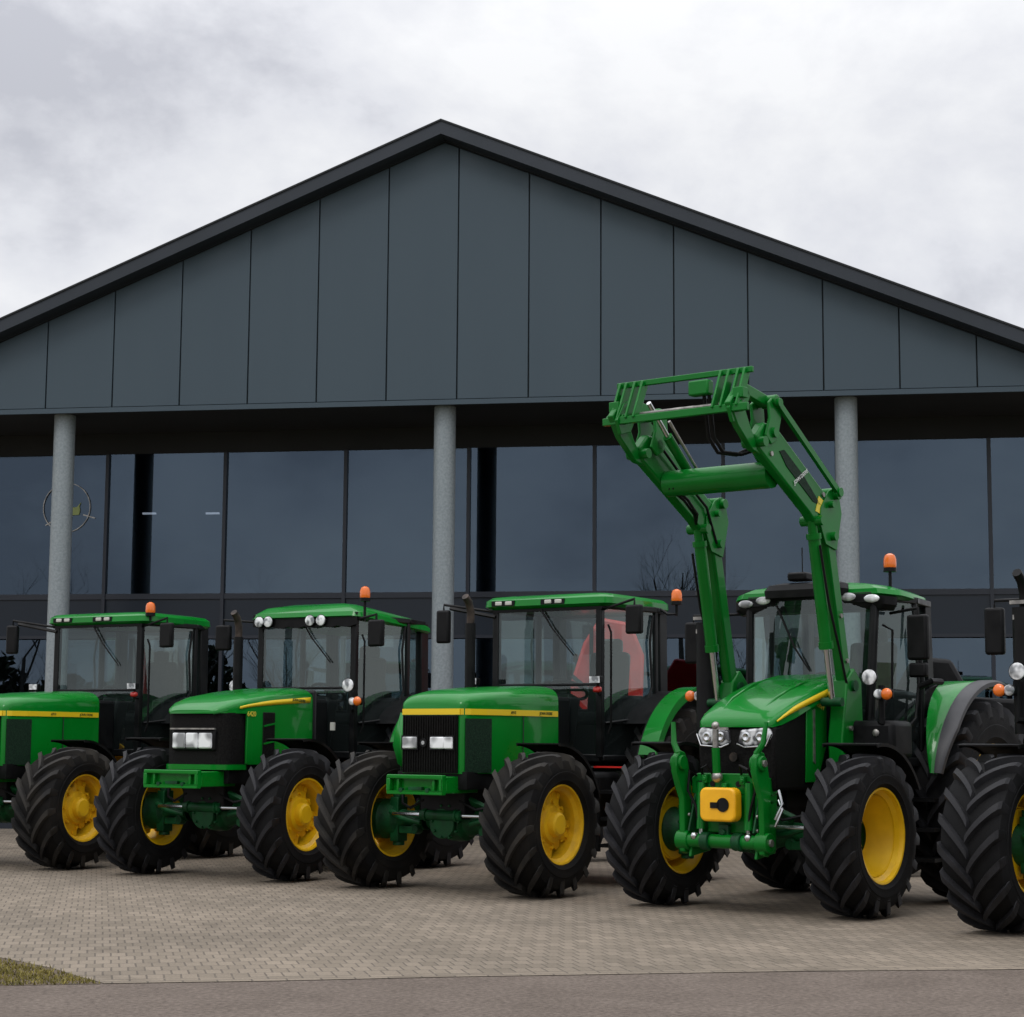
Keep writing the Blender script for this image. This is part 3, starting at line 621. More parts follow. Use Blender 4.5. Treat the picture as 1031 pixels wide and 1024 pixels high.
# ------------------------------------------------------------------ tractor with a square hood
def square_tractor():
    t = empty('tractor')
    underbody(t, -.40, 1.6)
    for s in (-1, 1):
        wheel(t, s * 1.01 + .01, 0, .685, .57, .372, 'lobed', 'dustytyre', 'dirtyyellow', phase=.15 + .4 * (s > 0))
        wheel(t, s * .96, 2.8, .93, .52, .50, 'lobed', 'dustytyre', 'dirtyyellow', nl=19, phase=.3)
        fender_arc(t, min(s * .74, s * 1.24), max(s * .74, s * 1.24), 0, .685, .765, -.02, 1.25, 'black', 'front_fender', lip=.03)
        MB().tube([(s * .70, .3, .72), (s * .78, .42, 1.0), (s * .9, .48, 1.29)], .025).build('fender_stay', 'black', t)
        rear_fender(t, s)
    W_, ZBm = .47, 1.15
    yF = -.40
    rings = []
    for (y, zs, zc, w_) in ((yF, 1.785, 1.825, .345), (yF + .03, 1.80, 1.88, .375), (yF + .10, 1.81, 1.925, .40), (yF + .30, 1.82, 1.965, .44), (.3, 1.83, 2.00, .475), (.8, 1.84, 2.025, .485), (1.10, 1.84, 2.035, .485)):
        rings.append(arch(18, w_, ZBm, zs, zc, y))
    h = MB().loft(rings, cap=True).build('hood', 'green', t, ang=40)
    st = MB()
    for s in (-1, 1):
        for (ya, xa), (yb, xb) in zip(((yF, .352), (yF + .10, .405), (yF + .30, .445), (.3, .480), (.8, .490)), ((yF + .10, .405), (yF + .30, .445), (.3, .480), (.8, .490), (1.08, .490))):
            st.bar((s * xa, ya, 1.745), (s * xb, yb, 1.745), .058, .010, (0, 0, 1))
    st.box((0, yF - .006, 1.745), (.70, .012, .058)); st.build('hood_stripe', 'stripe', h)
    g = MB().box((0, yF - .012, 1.432), (.66, .03, .555))
    for i in range(22): g.box((-.315 + .63 * i / 21, yF - .032, 1.432), (.008, .012, .54))
    g = g.build('grille', 'mesh', h)
    for xx, ww in ((-.225, .18), (.11, .17), (.245, .11)):
        MB().box((xx, yF - .045, 1.445), (ww, .03, .115)).build('headlight', 'headlens', g, bevel=.012)
        MB().box((xx, yF - .036, 1.445), (ww + .025, .028, .14)).build('headlight_bezel', 'black', g)
    MB().cyl((-.06, yF - .03, 1.445), (-.06, yF - .05, 1.445), .042, 16).build('nose_badge', 'black', g)
    MB().cyl((-.06, yF - .05, 1.445), (-.06, yF - .054, 1.445), .02, 10).build('badge_mark', 'chrome', g)
    for s in (-1, 1):
        MB().bar((s * .392, yF + .03, 1.42), (s * .462, yF + .36, 1.42), .52, .012, (0, 0, 1)).build('side_screen', 'darkmesh', h)
        MB().box((s * .488, .47, 1.43), (.003, .012, .56)).build('panel_seam', 'joint', h)
        if s < 0: MB().add([(s * .335, yF + .0, 1.715), (s * .335, yF + .0, 1.20), (s * .42, yF + .02, 1.24), (s * .50, yF + .04, 1.42), (s * .48, yF + .04, 1.52), (s * .40, yF + .03, 1.74)], [(0, 1, 2, 3, 4, 5)]).build('hood_corner', 'green' if s < 0 else 'darkmesh', h, solid=.01)
    text('6910', .042, (.4865, .30, 1.745), (pi / 2, 0, pi / 2), 'greentext', h, 'stripe_number')
    text('JOHN DEERE', .040, (.4965, .86, 1.745), (pi / 2, 0, pi / 2), 'greentext', h, 'stripe_lettering')
    plate(.42, yF + .02, 1.3, 1.0, ZBm + .02, 'black', 'hood_underside', t)
    front_bracket(t, -.66, -.05, .95, 1.14, .335)
    rf = old_cab(t)
    MB().box((0, 1.36, 1.62), (.62, .50, .62)).build('firewall', 'black', t, bevel=.04)
    exhaust(t, -.60, 1.05, 1.9, 2.98)
    MB().bar((-.66, 1.58, 2.80), (-1.15, 1.42, 2.90), .03, .03).build('mirror_bracket', 'black', t)
    mirror(t, -1.22, 1.40, 2.70, (-.70, 1.58, 2.86), .16, .36)
    mirror(t, 1.12, 1.55, 2.72, (.70, 1.62, 2.84), .20, .30)
    for s in (-1, 1):
        k = MB().box((s * .78, 1.36, 2.10), (.13, .07, .075)).build('side_lamp', 'black', t, bevel=.01)
        MB().box((s * .78, 1.322, 2.10), (.12, .012, .065)).build('lamp_lens', 'lens', k)
        k2 = MB().box((s * .78, 1.38, 2.0), (.09, .06, .06)).build('side_indicator', 'redlens', t, bevel=.02)
        MB().tube([(s * .66, 1.6, 1.96), (s * .78, 1.40, 1.96), (s * .78, 1.39, 2.06)], .014).build('lamp_stay', 'black', t)
    return t

# ------------------------------------------------------------------ tractor with a rounded hood and round roof lamps
def round_tractor():
    t = empty('tractor')
    underbody(t, -.40, 1.6)
    for s in (-1, 1):
        wheel(t, s * .97 + .045, 0, .69, .48, .372, 'lobed', 'tyre', 'yellow', phase=.22 + .3 * (s > 0))
        wheel(t, s * .96, 2.8, .93, .52, .50, 'lobed', 'tyre', 'yellow', nl=19, phase=.3)
        fender_arc(t, min(s * .72, s * 1.22), max(s * .72, s * 1.22), 0, .69, .79, -.12, 1.2, 'black', 'front_fender', lip=.03)
        MB().tube([(s * .70, .3, .72), (s * .78, .42, 1.0), (s * .9, .48, 1.31)], .025).build('fender_stay', 'black', t)
        rear_fender(t, s)
    rings = []
    for (y, zb, zs, zc, w_) in ((-.44, 1.735, 1.745, 1.775, .29), (-.38, 1.74, 1.765, 1.82, .365), (-.25, 1.74, 1.80, 1.88, .42), (-.08, 1.74, 1.83, 1.93, .452), (-.06, 1.20, 1.83, 1.935, .454), (.3, 1.20, 1.87, 1.99, .462), (.7, 1.20, 1.91, 2.03, .47), (1.04, 1.20, 1.93, 2.045, .47), (1.10, 1.20, 1.915, 2.02, .465)):
        rings.append(arch(18, w_, zb, zs, zc, y))
    h = MB().loft(rings, cap=True).build('hood', 'green', t, ang=40)
    # lower green lip and black wrap-round grille
    def plan(hw, yb, yf, rc, z0, z1):
        P = [(hw, yb)]
        for i in range(7):
            a = -pi / 2 * i / 6; P.append((hw - rc + rc * cos(a), yf + rc + rc * sin(a)))
        P += [(-x, y) for x, y in P[::-1]]; return MB().prism(P, 'z', z0, z1)
    plan(.440, -.05, -.43, .19, 1.145, 1.20).build('nose_lip', 'green', h)
    g = plan(.425, -.06, -.40, .18, 1.20, 1.745).build('grille', 'mesh', h)
    for s in (-1, 1):
        MB().box((s * .442, -.02, 1.47), (.03, .10, .53)).build('nose_pillar', 'green', h, bevel=.01)
    hl = MB().box((.02, -.405, 1.455), (.58, .06, .22)).build('headlight_frame', 'black', g, bevel=.02)
    MB().box((.02, -.44, 1.575), (.60, .03, .016)).build('headlight_trim', 'steel', hl)
    for xx, ww in ((-.165, .17), (.01, .16), (.19, .18)):
        MB().box((xx, -.438, 1.45), (ww, .03, .165)).build('headlight', 'headlens', hl, bevel=.015)
    for s in (-1, 1):
        v = MB().box((s * .462, .30, 1.50), (.02, .21, .52)).build('side_vent', 'mesh', h, bevel=.02)
        for zz in (1.62, 1.43): MB().bar((s * .476, .20, zz - .01), (s * .476, .40, zz + .02), .012, .018).build('vent_bar', 'green', v)
        n = 10; top = []; bot = []
        for i in range(n + 1):
            u = i / n; y = -.20 + 1.24 * u; z = 1.80 + .105 * (u ** .75); top.append((s * (.458 + .018 * u), y, z + .012 + .022 * min(1, u * 2.2))); bot.append((s * (.456 + .018 * u), y, z - .012 - .014 * u))
        MB().loft([top, bot], cap=False).build('hood_stripe', 'stripe', h, solid=.008)
    text('6420', .075, (.468, -.01, 1.735), (pi / 2, 0, pi / 2), 'decal', h, 'model_number')
    text('JOHN DEERE', .042, (.482, .82, 1.90), (pi / 2, .06, pi / 2), 'greentext', h, 'stripe_lettering')
    MB().box((0, 1.13, 1.62), (.98, .06, .80)).build('hood_seal', 'black', t, bevel=.03)
    plate(.40, -.3, 1.3, 1.0, 1.19, 'black', 'hood_underside', t)
    front_bracket(t, -.76, -.10, .955, 1.145, .36)
    rf = old_cab(t, style='round', zt=2.87, roof_z=3.03, yr=3.06)
    MB().box((0, 1.40, 1.62), (.62, .44, .62)).build('firewall', 'black', t, bevel=.04)
    exhaust(t, -.62, 1.12, 1.9, 2.92)
    mirror(t, -1.14, 1.50, 2.66, (-.70, 1.6, 2.84), .20, .30)
    mirror(t, 1.13, 1.36, 2.66, (.70, 1.6, 2.84), .21, .30)
    beacon(t, .82, 1.58, 3.04, .22)
    for s in (-1, 1):
        MB().tube([(s * .66, 1.6, 1.80), (s * .85, 1.33, 1.82), (s * .85, 1.33, 2.0)], .016).build('lamp_stay', 'black', t)
        round_lamp(t, s * .80, 1.30, 2.08, .075, name='side_lamp')
        indicator(t, s * .90, 1.29, 1.90)
    MB().box((.60, 1.30, 1.62), (.05, .03, .09)).build('warning_sticker', 'cream', t)
    return t

# ------------------------------------------------------------------ modern tractor (loader and linkage optional)
def modern_tractor():
    t = empty('tractor')
    underbody(t, -.20, 1.1, rear_y=2.42)
    for s in (-1, 1):
        wheel(t, s * 1.0 + .03, .03, .69, .48, .40, 'dish', 'tyre', 'yellow', nl=18, phase=.1 + .22 * (s > 0))
        wheel(t, s * .94, 2.42, .95, .56, .52, 'dish', 'tyre', 'yellow', nl=20, phase=.2)
        fender_arc(t, min(s * .73, s * 1.26), max(s * .73, s * 1.26), .03, .69, .78, -.15, 1.05, 'black', 'front_fender', lip=.03)
        MB().tube([(s * .70, .3, .72), (s * .80, .40, 1.0), (s * .9, .42, 1.33)], .025).build('fender_stay', 'black', t)
        # green fender skin with grey rubber lip
        for nm, mm, xi0, xi1, xo, R_, up, an in (('rear_fender', 'green', 1.05, .72, 1.09, 1.12, 1.6, .30), ('fender_lip', 'grey', 1.09, 1.09, 1.23, 1.125, 1, .30)):
            rings = []
            for i in range(29):
                u = i / 28; a = -1.34 + (an + 1.34) * u; xi = xi0 + (xi1 - xi0) * (1 - (1 - u) ** up) if xi0 != xi1 else xi0
                xo_ = xo if nm == 'rear_fender' else 1.09 + .14 * min(1, .45 + 2.2 * u)
                rings.append([(s * x, 2.42 + r * sin(a), .95 + r * cos(a)) for x, r in ((xi, R_ - .03), (xi, R_), (xo_ - .03, R_), (xo_, R_ - .02), (xo_, R_ - .06), (xo_ - .02, R_ - .06), (xo_ - .03, R_ - .02))])
            MB().loft(rings, close=True).build(nm, mm, t, ang=40)
        pts = [(2.42 + 1.1 * sin(a), .95 + 1.1 * cos(a)) for a in [-1.25 + 1.8 * i / 16 for i in range(17)]] + [(2.9, .95), (1.6, .95)]
        MB().prism(pts, 'x', s * .72, s * .69).build('fender_side', 'black', t)
    rings = []
    for (y, zb, zs, zc, w_) in ((-.33, 1.60, 1.615, 1.64, .33), (-.30, 1.60, 1.635, 1.69, .37), (-.20, 1.62, 1.675, 1.76, .40), (0, 1.68, 1.745, 1.855, .42), (.25, 1.77, 1.83, 1.945, .435), (.55, 1.87, 1.915, 2.03, .45), (.95, 1.93, 1.97, 2.10, .46), (1.0, 1.93, 1.96, 2.08, .455)):
        rings.append(arch(18, w_, zb, zs, zc, y))
    h = MB().loft(rings, cap=True).build('hood', 'green', t, ang=40)
    for s in (-1, 1):      # raised creases on the hood top
        MB().tube([(s * .20, -.27, 1.70), (s * .22, 0, 1.855), (s * .24, .4, 1.995), (s * .26, .9, 2.085)], [.008, .014, .014, .01]).build('hood_crease', 'green', h)
    body = MB().prism([(-.28, 1.05), (-.32, 1.45), (-.30, 1.605), (-.2, 1.62), (0, 1.68), (.25, 1.77), (.55, 1.87), (.97, 1.93), (.97, 1.05)], 'x', -.385, .385).build('hood_body', 'mesh', h, bevel=.03)
    for s in (-1, 1):
        MB().prism([(.22, 1.12), (.24, 1.755), (.30, 1.775), (.60, 1.86), (.60, 1.45), (.42, 1.12)], 'x', s * .386, s * .402).build('side_panel', 'green', h, bevel=.006)
        MB().prism([(.345, 1.30), (.345, 1.76), (.375, 1.77), (.375, 1.28)], 'x', s * .403, s * .412).build('panel_trim', 'steel', h)
        n = 10; top = []; bot = []
        for i in range(n + 1):
            u = i / n; y = -.27 + .82 * u; z = 1.655 + .265 * (u ** .85); xx = s * ((.395 if s > 0 else .372) + .06 * u ** .6); top.append((xx, y, z + .004 + .030 * min(1, u * 3))); bot.append((xx + s * .004, y, z - .010 - .014 * u))
        MB().loft([top, bot], cap=False).build('hood_stripe', 'stripe', h, solid=.008)
        hl = MB().prism([(s * .04, 1.46), (s * .06, 1.575), (s * .34, 1.60), (s * .375, 1.54), (s * .33, 1.445), (s * .12, 1.43)], 'y', -.345, -.28).build('headlight', 'clearlens', h, bevel=.02)
        for q in (.13, .27): MB().lathe([(-.352, .045), (-.358, .03), (-.346, .004)], (s * q, 0, 1.515), 'y', 14).build('lamp_reflector', 'chrome', hl)
        MB().tube([(s * .04, -.352, 1.455), (s * .12, -.352, 1.425), (s * .33, -.352, 1.44), (s * .38, -.34, 1.54)], .008).build('lamp_rim', 'chrome', hl)
    text('6155M', .06, (.415, .45, 1.80), (pi / 2, .3, pi / 2), 'decal', h, 'model_number')
    MB().box((0, .55, 1.0), (.60, 1.0, .2)).build('hood_underside', 'black', t)
    # nose badge
    MB().cyl((0, -.335, 1.34), (0, -.35, 1.34), .04, 18).build('nose_badge', 'rust', h)
    # cab
    yf, zb, zw, zt, hwf, hwm, hwr, yr = 1.05, 1.30, 2.05, 2.80, .66, .80, .64, 2.18
    fr = MB()
    for s in (-1, 1):
        fr.tube([(s * .58, yf - .02, zb), (s * .64, yf - .03, zw), (s * hwf, yf + .02, zt)], [.05, .045, .045], 8)
        fr.bar((s * hwr, yr, zb + .3), (s * hwr, yr - .06, zt), .08, .12, (1, 0, 0))
        fr.tube([(s * hwm, yf + .62, zb + .1), (s * (hwm + .01), yf + .64, zw), (s * (hwm - .04), yf + .60, zt)], .03, 8)
        fr.bar((s * hwf, yf, zt), (s * (hwm - .04), yf + .6, zt), .06, .08, (0, 0, 1)).bar((s * (hwm - .04), yf + .6, zt), (s * hwr, yr, zt), .06, .08, (0, 0, 1))
        fr.bar((s * .58, yf, zb), (s * hwm, yf + .62, zb), .08, .10, (0, 0, 1)).bar((s * hwm, yf + .62, zb + .3), (s * hwr, yr, zb + .45), .06, .1, (0, 0, 1))
    fr.bar((-hwf, yf, zt), (hwf, yf, zt), .10, .08, (0, 0, 1)).bar((-.6, yf, zb), (.6, yf, zb), .08, .06, (0, 0, 1)).bar((-hwr, yr, zt), (hwr, yr, zt), .08, .06, (0, 0, 1)).bar((-hwr, yr, zb + .5), (hwr, yr, zb + .5), .06, .05, (0, 0, 1))
    fr.build('cab_frame', 'frame', t, bevel=.008)
    ws = []
    for k in range(9):     # curved one-piece windscreen
        x = -.64 + 1.28 * k / 8; b_ = .07 * (1 - (x / .64) ** 2); ws.append([(x * .92, yf - .03 - b_, zb + .05), (x, yf - .04 - b_, zw), (x * 1.02, yf + .01 - b_, zt)])
    MB().loft(ws, cap=False).build('windscreen', 'cab_glass', t)
    for s in (-1, 1):
        d = quad_glass(t, [(s * .60, yf + .02, zb), (s * hwm, yf + .60, zb + .05), (s * (hwm - .04), yf + .58, zt), (s * hwf, yf + .04, zt)], 'door')
        MB().tube([(s * (hwm + .0), yf + .50, zt - .05), (s * (hwm + .03), yf + .53, zw), (s * (hwm + .02), yf + .48, zb + .4), (s * .74, yf + .30, zb + .22), (s * .64, yf + .06, zb + .2)], .013).build('door_frame', 'frame', d)
        MB().tube([(s * .70, yf + .10, zw - .25), (s * .76, yf + .13, zw - .1), (s * .77, yf + .14, zw + .45), (s * .70, yf + .08, zw + .5)], .012).build('grab_handle', 'black', d)
        quad_glass(t, [(s * hwm, yf + .64, zb + .32), (s * hwr, yr - .06, zb + .5), (s * hwr, yr - .1, zt), (s * (hwm - .04), yf + .62, zt)], 'side_window')
    quad_glass(t, [(-hwr, yr, zb + .5), (hwr, yr, zb + .5), (hwr, yr - .04, zt), (-hwr, yr - .04, zt)], 'rear_window')
    # roof: green shoulders over a black centre and visor
    a, b = yf - .17, yr + .02
    def bow(P): return [(x, y + .16 * (x / .8) ** 2 * max(0, 1 - (y - a) / .7), z - .05 * (x / .8) ** 2 * (1 if y < a + .6 else .6) - .07 * max(0, (y - a - .5)) ** 1.3) for x, y, z in P]
    rings = [bow(roof_ring(.87, .69, a + .03, b, zt + .045, .16, inset=.03)), bow(roof_ring(.88, .70, a, b, zt + .075, .16)), bow(roof_ring(.86, .68, a + .02, b - .02, zt + .12, .16)), bow(roof_ring(.74, .60, a + .1, b - .1, zt + .15, .14)), bow(roof_ring(.5, .45, a + .25, b - .3, zt + .165, .12))]
    rf = MB().loft(rings, close=True).build('roof', 'green', t, ang=28)
    rings = [bow(roof_ring(.42, .3, a - .03, a + .9, zt + .03, .06)), bow(roof_ring(.43, .3, a - .035, a + .9, zt + .10, .06)), bow(roof_ring(.40, .28, a + .0, a + .85, zt + .15, .06)), bow(roof_ring(.32, .25, a + .1, a + .8, zt + .168, .06))]
    MB().loft(rings, close=True).build('roof_centre', 'black', rf, ang=28)
    rings = [bow(roof_ring(.80, .6, a + .05, a + .6, zt - .075, .10)), bow(roof_ring(.85, .6, a + .0, a + .6, zt - .02, .10)), bow(roof_ring(.85, .6, a + .0, a + .6, zt + .055, .10))]
    MB().loft(rings, close=True).build('roof_visor', 'black', rf, ang=28)
    for xx in (-.68, -.45, .45, .66):
        yy = a + .012 + .16 * (xx / .8) ** 2
        k = MB().ball((xx, yy, zt + .02 - .05 * (xx / .8) ** 2), .08, 16, 8, (1.0, .3, .48)).build('roof_lamp', 'headlens', rf)
    MB().box((-.10, a + .16, zt + .22), (.20, .16, .08)).build('position_receiver', 'black', rf, bevel=.02)
    MB().tube([(-.10, a + .2, zt + .25), (-.10, a + .2, zt + .50)], .006, 6).build('antenna', 'black', rf)
    cab_interior(t, yf)
    MB().box((.0, 1.0, 1.55), (.80, .2, .62)).build('firewall', 'black', t, bevel=.04)
    MB().tube([(-.30, yf - .11, zt - .05), (-.10, yf - .13, zw + .3), (.05, yf - .12, zw + .08)], [.012, .01, .008]).build('wiper', 'black', t)
    exhaust(t, -.80, .50, 1.55, 2.86, r=.10, tip='black', lean=(-.0, -.13))
    MB().box((-.82, .50, 2.50), (.10, .16, .04)).box((-.80, .42, 2.62), (.16, .06, .03)).build('exhaust_clamp', 'steel', t)
    mirror(t, 1.09, 1.06, 2.42, (.72, 1.25, 2.66), .21, .41)
    mirror(t, -1.20, .90, 2.42, (-.70, 1.15, 2.70), .17, .40)
    for s in (-1, 1):
        MB().tube([(s * .62, 1.0, 1.62), (s * .92, .66, 1.66), (s * .92, .66, 1.98)], .03).build('lamp_stay', 'black', t)
        round_lamp(t, s * .86, .55, 2.05, .07, name='side_lamp')
        indicator(t, s * .98, .56, 1.90, w_=.18)
        MB().box((s * .80, .86, 1.50), (.46, .40, .34)).build('storage_box', 'black', t, bevel=.05)
        MB().ball((s * .86, .655, 1.56), .035, sc=(1, .4, 1)).build('filler_cap', 'steel', t)
    MB().tube([(1.0, 1.25, 1.98), (1.12, 1.25, 2.03), (1.12, 1.45, 2.03)], .03).build('fender_handle', 'black', t)
    return t

def front_loader(t):
    ld = empty('front_loader'); ld.parent = t
    X = .595; ld.location.x = -.035
    for s in (-1, 1):
        x0_, x1_ = s * (X - .05), s * (X + .05)
        # mounting tower
        MB().prism([(.50, .95), (.82, .95), (.86, 1.5), (.84, 2.02), (.70, 2.14), (.56, 2.02), (.46, 1.5)], 'x', s * (X - .075), s * (X + .075)).build('mounting_tower', 'loadergreen', ld, bevel=.015)
        MB().cyl((s * (X - .10), .68, 1.98), (s * (X + .10), .68, 1.98), .05, 14).build('pivot_pin', 'castgreen', ld)
        MB().cyl((s * (X - .1), .42, 1.83), (s * (X + .1), .42, 1.83), .04, 14).build('pivot_pin', 'castgreen', ld)
        for (yy, zz) in ((.6, 1.25), (.72, 1.3), (.6, 1.6), (.74, 1.62)): MB().cyl((s * (X + .07), yy, zz), (s * (X + .10), yy, zz), .022, 8).build('tower_bolt', 'steel', ld)
        # arm: lower leg, knee and boom as one bent profile
        prof = [(.59, 1.93), (.73, 1.90), (.42, 3.26), (.46, 3.52), (.38, 3.64), (.22, 3.70), (-.60, 4.17), (-.80, 4.18), (-.94, 4.05), (-.88, 3.93), (-.03, 3.47), (.27, 3.24)]
        arm = MB().prism(prof, 'x', x0_, x1_).build('loader_arm', 'loadergreen', ld, bevel=.02, seg=3)
        MB().prism([(.22, 3.22), (.42, 3.18), (.52, 3.52), (.47, 3.69), (.37, 3.74), (.28, 3.70), (.14, 3.54), (.12, 3.40)], 'x', s * (X + .052), s * (X + .066)).prism([(.22, 3.22), (.42, 3.18), (.52, 3.52), (.47, 3.69), (.37, 3.74), (.28, 3.70), (.14, 3.54), (.12, 3.40)], 'x', s * (X - .052), s * (X - .066)).build('knee_plate', 'loadergreen', arm, bevel=.004)
        for (yy, zz, r) in ((.40, 3.68, .045), (.10, 3.42, .045), (.34, 3.30, .04), (-.70, 4.10, .045), (-.88, 4.00, .045), (.30, 3.58, .03)): MB().cyl((s * (X - .11), yy, zz), (s * (X + .11), yy, zz), r, 14).build('arm_pin', 'loadergreen', arm)
        # lift cylinder
        c = MB().cyl((s * X, .12, 3.30), (s * X, .32, 2.32), .056, 18).cyl((s * X, .09, 3.42), (s * X, .12, 3.28), .045, 12).cyl((s * X, .115, 3.31), (s * X, .125, 3.26), .068, 18).cyl((s * X, .312, 2.36), (s * X, .325, 2.30), .066, 18).build('lift_cylinder', 'loadergreen', ld)
        MB().cyl((s * X, .32, 2.32), (s * X, .42, 1.83), .028, 14).build('cylinder_rod', 'chrome', c)
        MB().tube([(s * (X + .07), .10, 3.2), (s * (X + .075), .24, 2.7), (s * (X + .075), .42, 2.3), (s * (X + .06), .62, 1.9)], .012).build('hydraulic_line', 'black', c)
        # parallel link above the boom
        MB().bar((s * (X + .10), .40, 3.70), (s * (X + .10), -.66, 4.36), .035, .055).cyl((s * (X - .07), .40, 3.70), (s * (X + .13), .40, 3.70), .042, 12).cyl((s * (X - .05), -.66, 4.36), (s * (X + .13), -.66, 4.36), .04, 12).build('parallel_link', 'loadergreen', ld)
        # bell crank at the tip
        MB().prism([(-.64, 4.04), (-.57, 4.24), (-.59, 4.38), (-.68, 4.43), (-.79, 4.35), (-.77, 4.22), (-.84, 4.06), (-.74, 3.99)], 'x', s * (X - .08), s * (X - .11)).prism([(-.64, 4.04), (-.57, 4.24), (-.59, 4.38), (-.68, 4.43), (-.79, 4.35), (-.77, 4.22), (-.84, 4.06), (-.74, 3.99)], 'x', s * (X + .06), s * (X + .085)).build('bell_crank', 'loadergreen', ld, bevel=.01)
        MB().prism([(-.82, 3.90), (-.96, 3.92), (-1.20, 4.10), (-1.33, 4.28), (-1.22, 4.40), (-1.08, 4.26), (-1.00, 4.12)], 'x', s * (X - .03), s * (X + .03)).prism([(-.62, 4.42), (-.70, 4.33), (-1.12, 4.40), (-1.14, 4.50)], 'x', s * (X - .05), s * (X + .02)).cyl((s * (X - .10), -.68, 4.38), (s * (X + .11), -.68, 4.38), .05, 14).cyl((s * (X - .09), -1.22, 4.26), (s * (X + .09), -1.22, 4.26), .05, 14).build('tilt_link', 'loadergreen', ld, bevel=.01)
        tc_ = MB().cyl((s * (X - .20), -.28, 3.80), (s * (X - .20), -.72, 4.16), .045, 14).build('tilt_cylinder', 'loadergreen', ld)
        MB().cyl((s * (X - .20), -.72, 4.16), (s * (X - .20), -1.02, 4.42), .022, 12).build('cylinder_rod', 'chrome', tc_)
        MB().cyl((s * (X - .27), -.32, 3.88), (s * (X - .27), -.8, 4.28), .014, 8).build('hydraulic_line', 'steel', tc_)
        MB().tube([(s * (X - .07), .30, 3.3), (s * (X - .075), .12, 3.62), (s * (X - .08), -.30, 3.86), (s * (X - .09), -.62, 4.06)], .013).build('hydraulic_line', 'black', ld)
        MB().prism([(.02, 3.58), (.16, 3.56), (-.16, 3.80), (-.48, 3.98), (-.56, 3.96), (-.44, 3.84)], 'x', s * (X + .050), s * (X + .056)).build('arm_recess', 'darkmesh', arm)
        for (yy, zz) in ((-.70, 3.92), (.20, 3.66), (.50, 2.6), (.60, 2.2)): MB().cyl((s * (X + .04), yy, zz), (s * (X + .065), yy, zz), .022, 8).build('arm_bolt', 'steel', arm)
    # cross tube
    MB().cyl((-X + .06, -.50, 3.77), (X - .06, -.50, 3.77), .118, 28).build('cross_tube', 'loadergreen', ld)
    # implement carrier
    cr_ = MB()
    yT, zT, yB, zB = -1.12, 4.58, -1.27, 4.24
    cr_.bar((-.655, yT, zT), (.725, yT, zT), .05, .035, (0, 0, 1)).bar((-.70, yB, zB), (.765, yB, zB), .065, .045, (0, 0, 1))
    for s in (-1, 1):
        for q in (.40, .48, .57, .635):
            cr_.bar((s * q + .03, yB, zB), (s * q + .03, yT, zT), .022, .09)
        cr_.prism([(yB + .01, zB - .12), (yB - .05, zB), (yB + .05, zB + .16), (yT + .08, zT - .10), (yT + .14, zT - .20), (yB + .16, zB - .08)], 'x', s * .55 + .03, s * .585 + .03)
        cr_.box((s * .63 + .03, yB + .05, zB + .13), (.10, .09, .09))
    co = cr_.build('implement_carrier', 'loadergreen', ld, bevel=.006)
    MB().box((.24, yB + .10, zB + .22), (.20, .10, .13)).build('coupling_block', 'loadergreen', co, bevel=.015)
    MB().cyl((-.5, yB + .07, zB + .055), (.62, yB + .07, zB + .055), .016, 10).build('locking_rod', 'steel', co)
    for q in (0, 1):
        MB().tube([(.26 + q * .05, yB + .12, zB + .16), (.24 + q * .05, -1.05, 4.05), (.27 + q * .05, -.95, 3.93), (.36 + q * .05, -.80, 3.92), (.50, -.65, 4.02 - q * .04)], .017).build('hydraulic_hose', 'black', ld)
        MB().tube([(-.42 - q * .04, -.6, 3.72), (-.36 - q * .04, -.45, 3.62), (-.42 - q * .03, -.2, 3.52), (-.56, .0, 3.46)], .014).build('hydraulic_hose', 'black', ld)
    text('JOHN DEERE', .048, (X + .058, -.20, 3.775), (pi / 2 + .0, rad(-30), pi / 2), 'white', ld, 'arm_lettering')
    MB().prism([(.06, 3.50), (.16, 3.48), (.22, 3.60), (.12, 3.64)], 'x', X + .051, X + .056).build('arm_badge', 'decal', ld)
    return ld

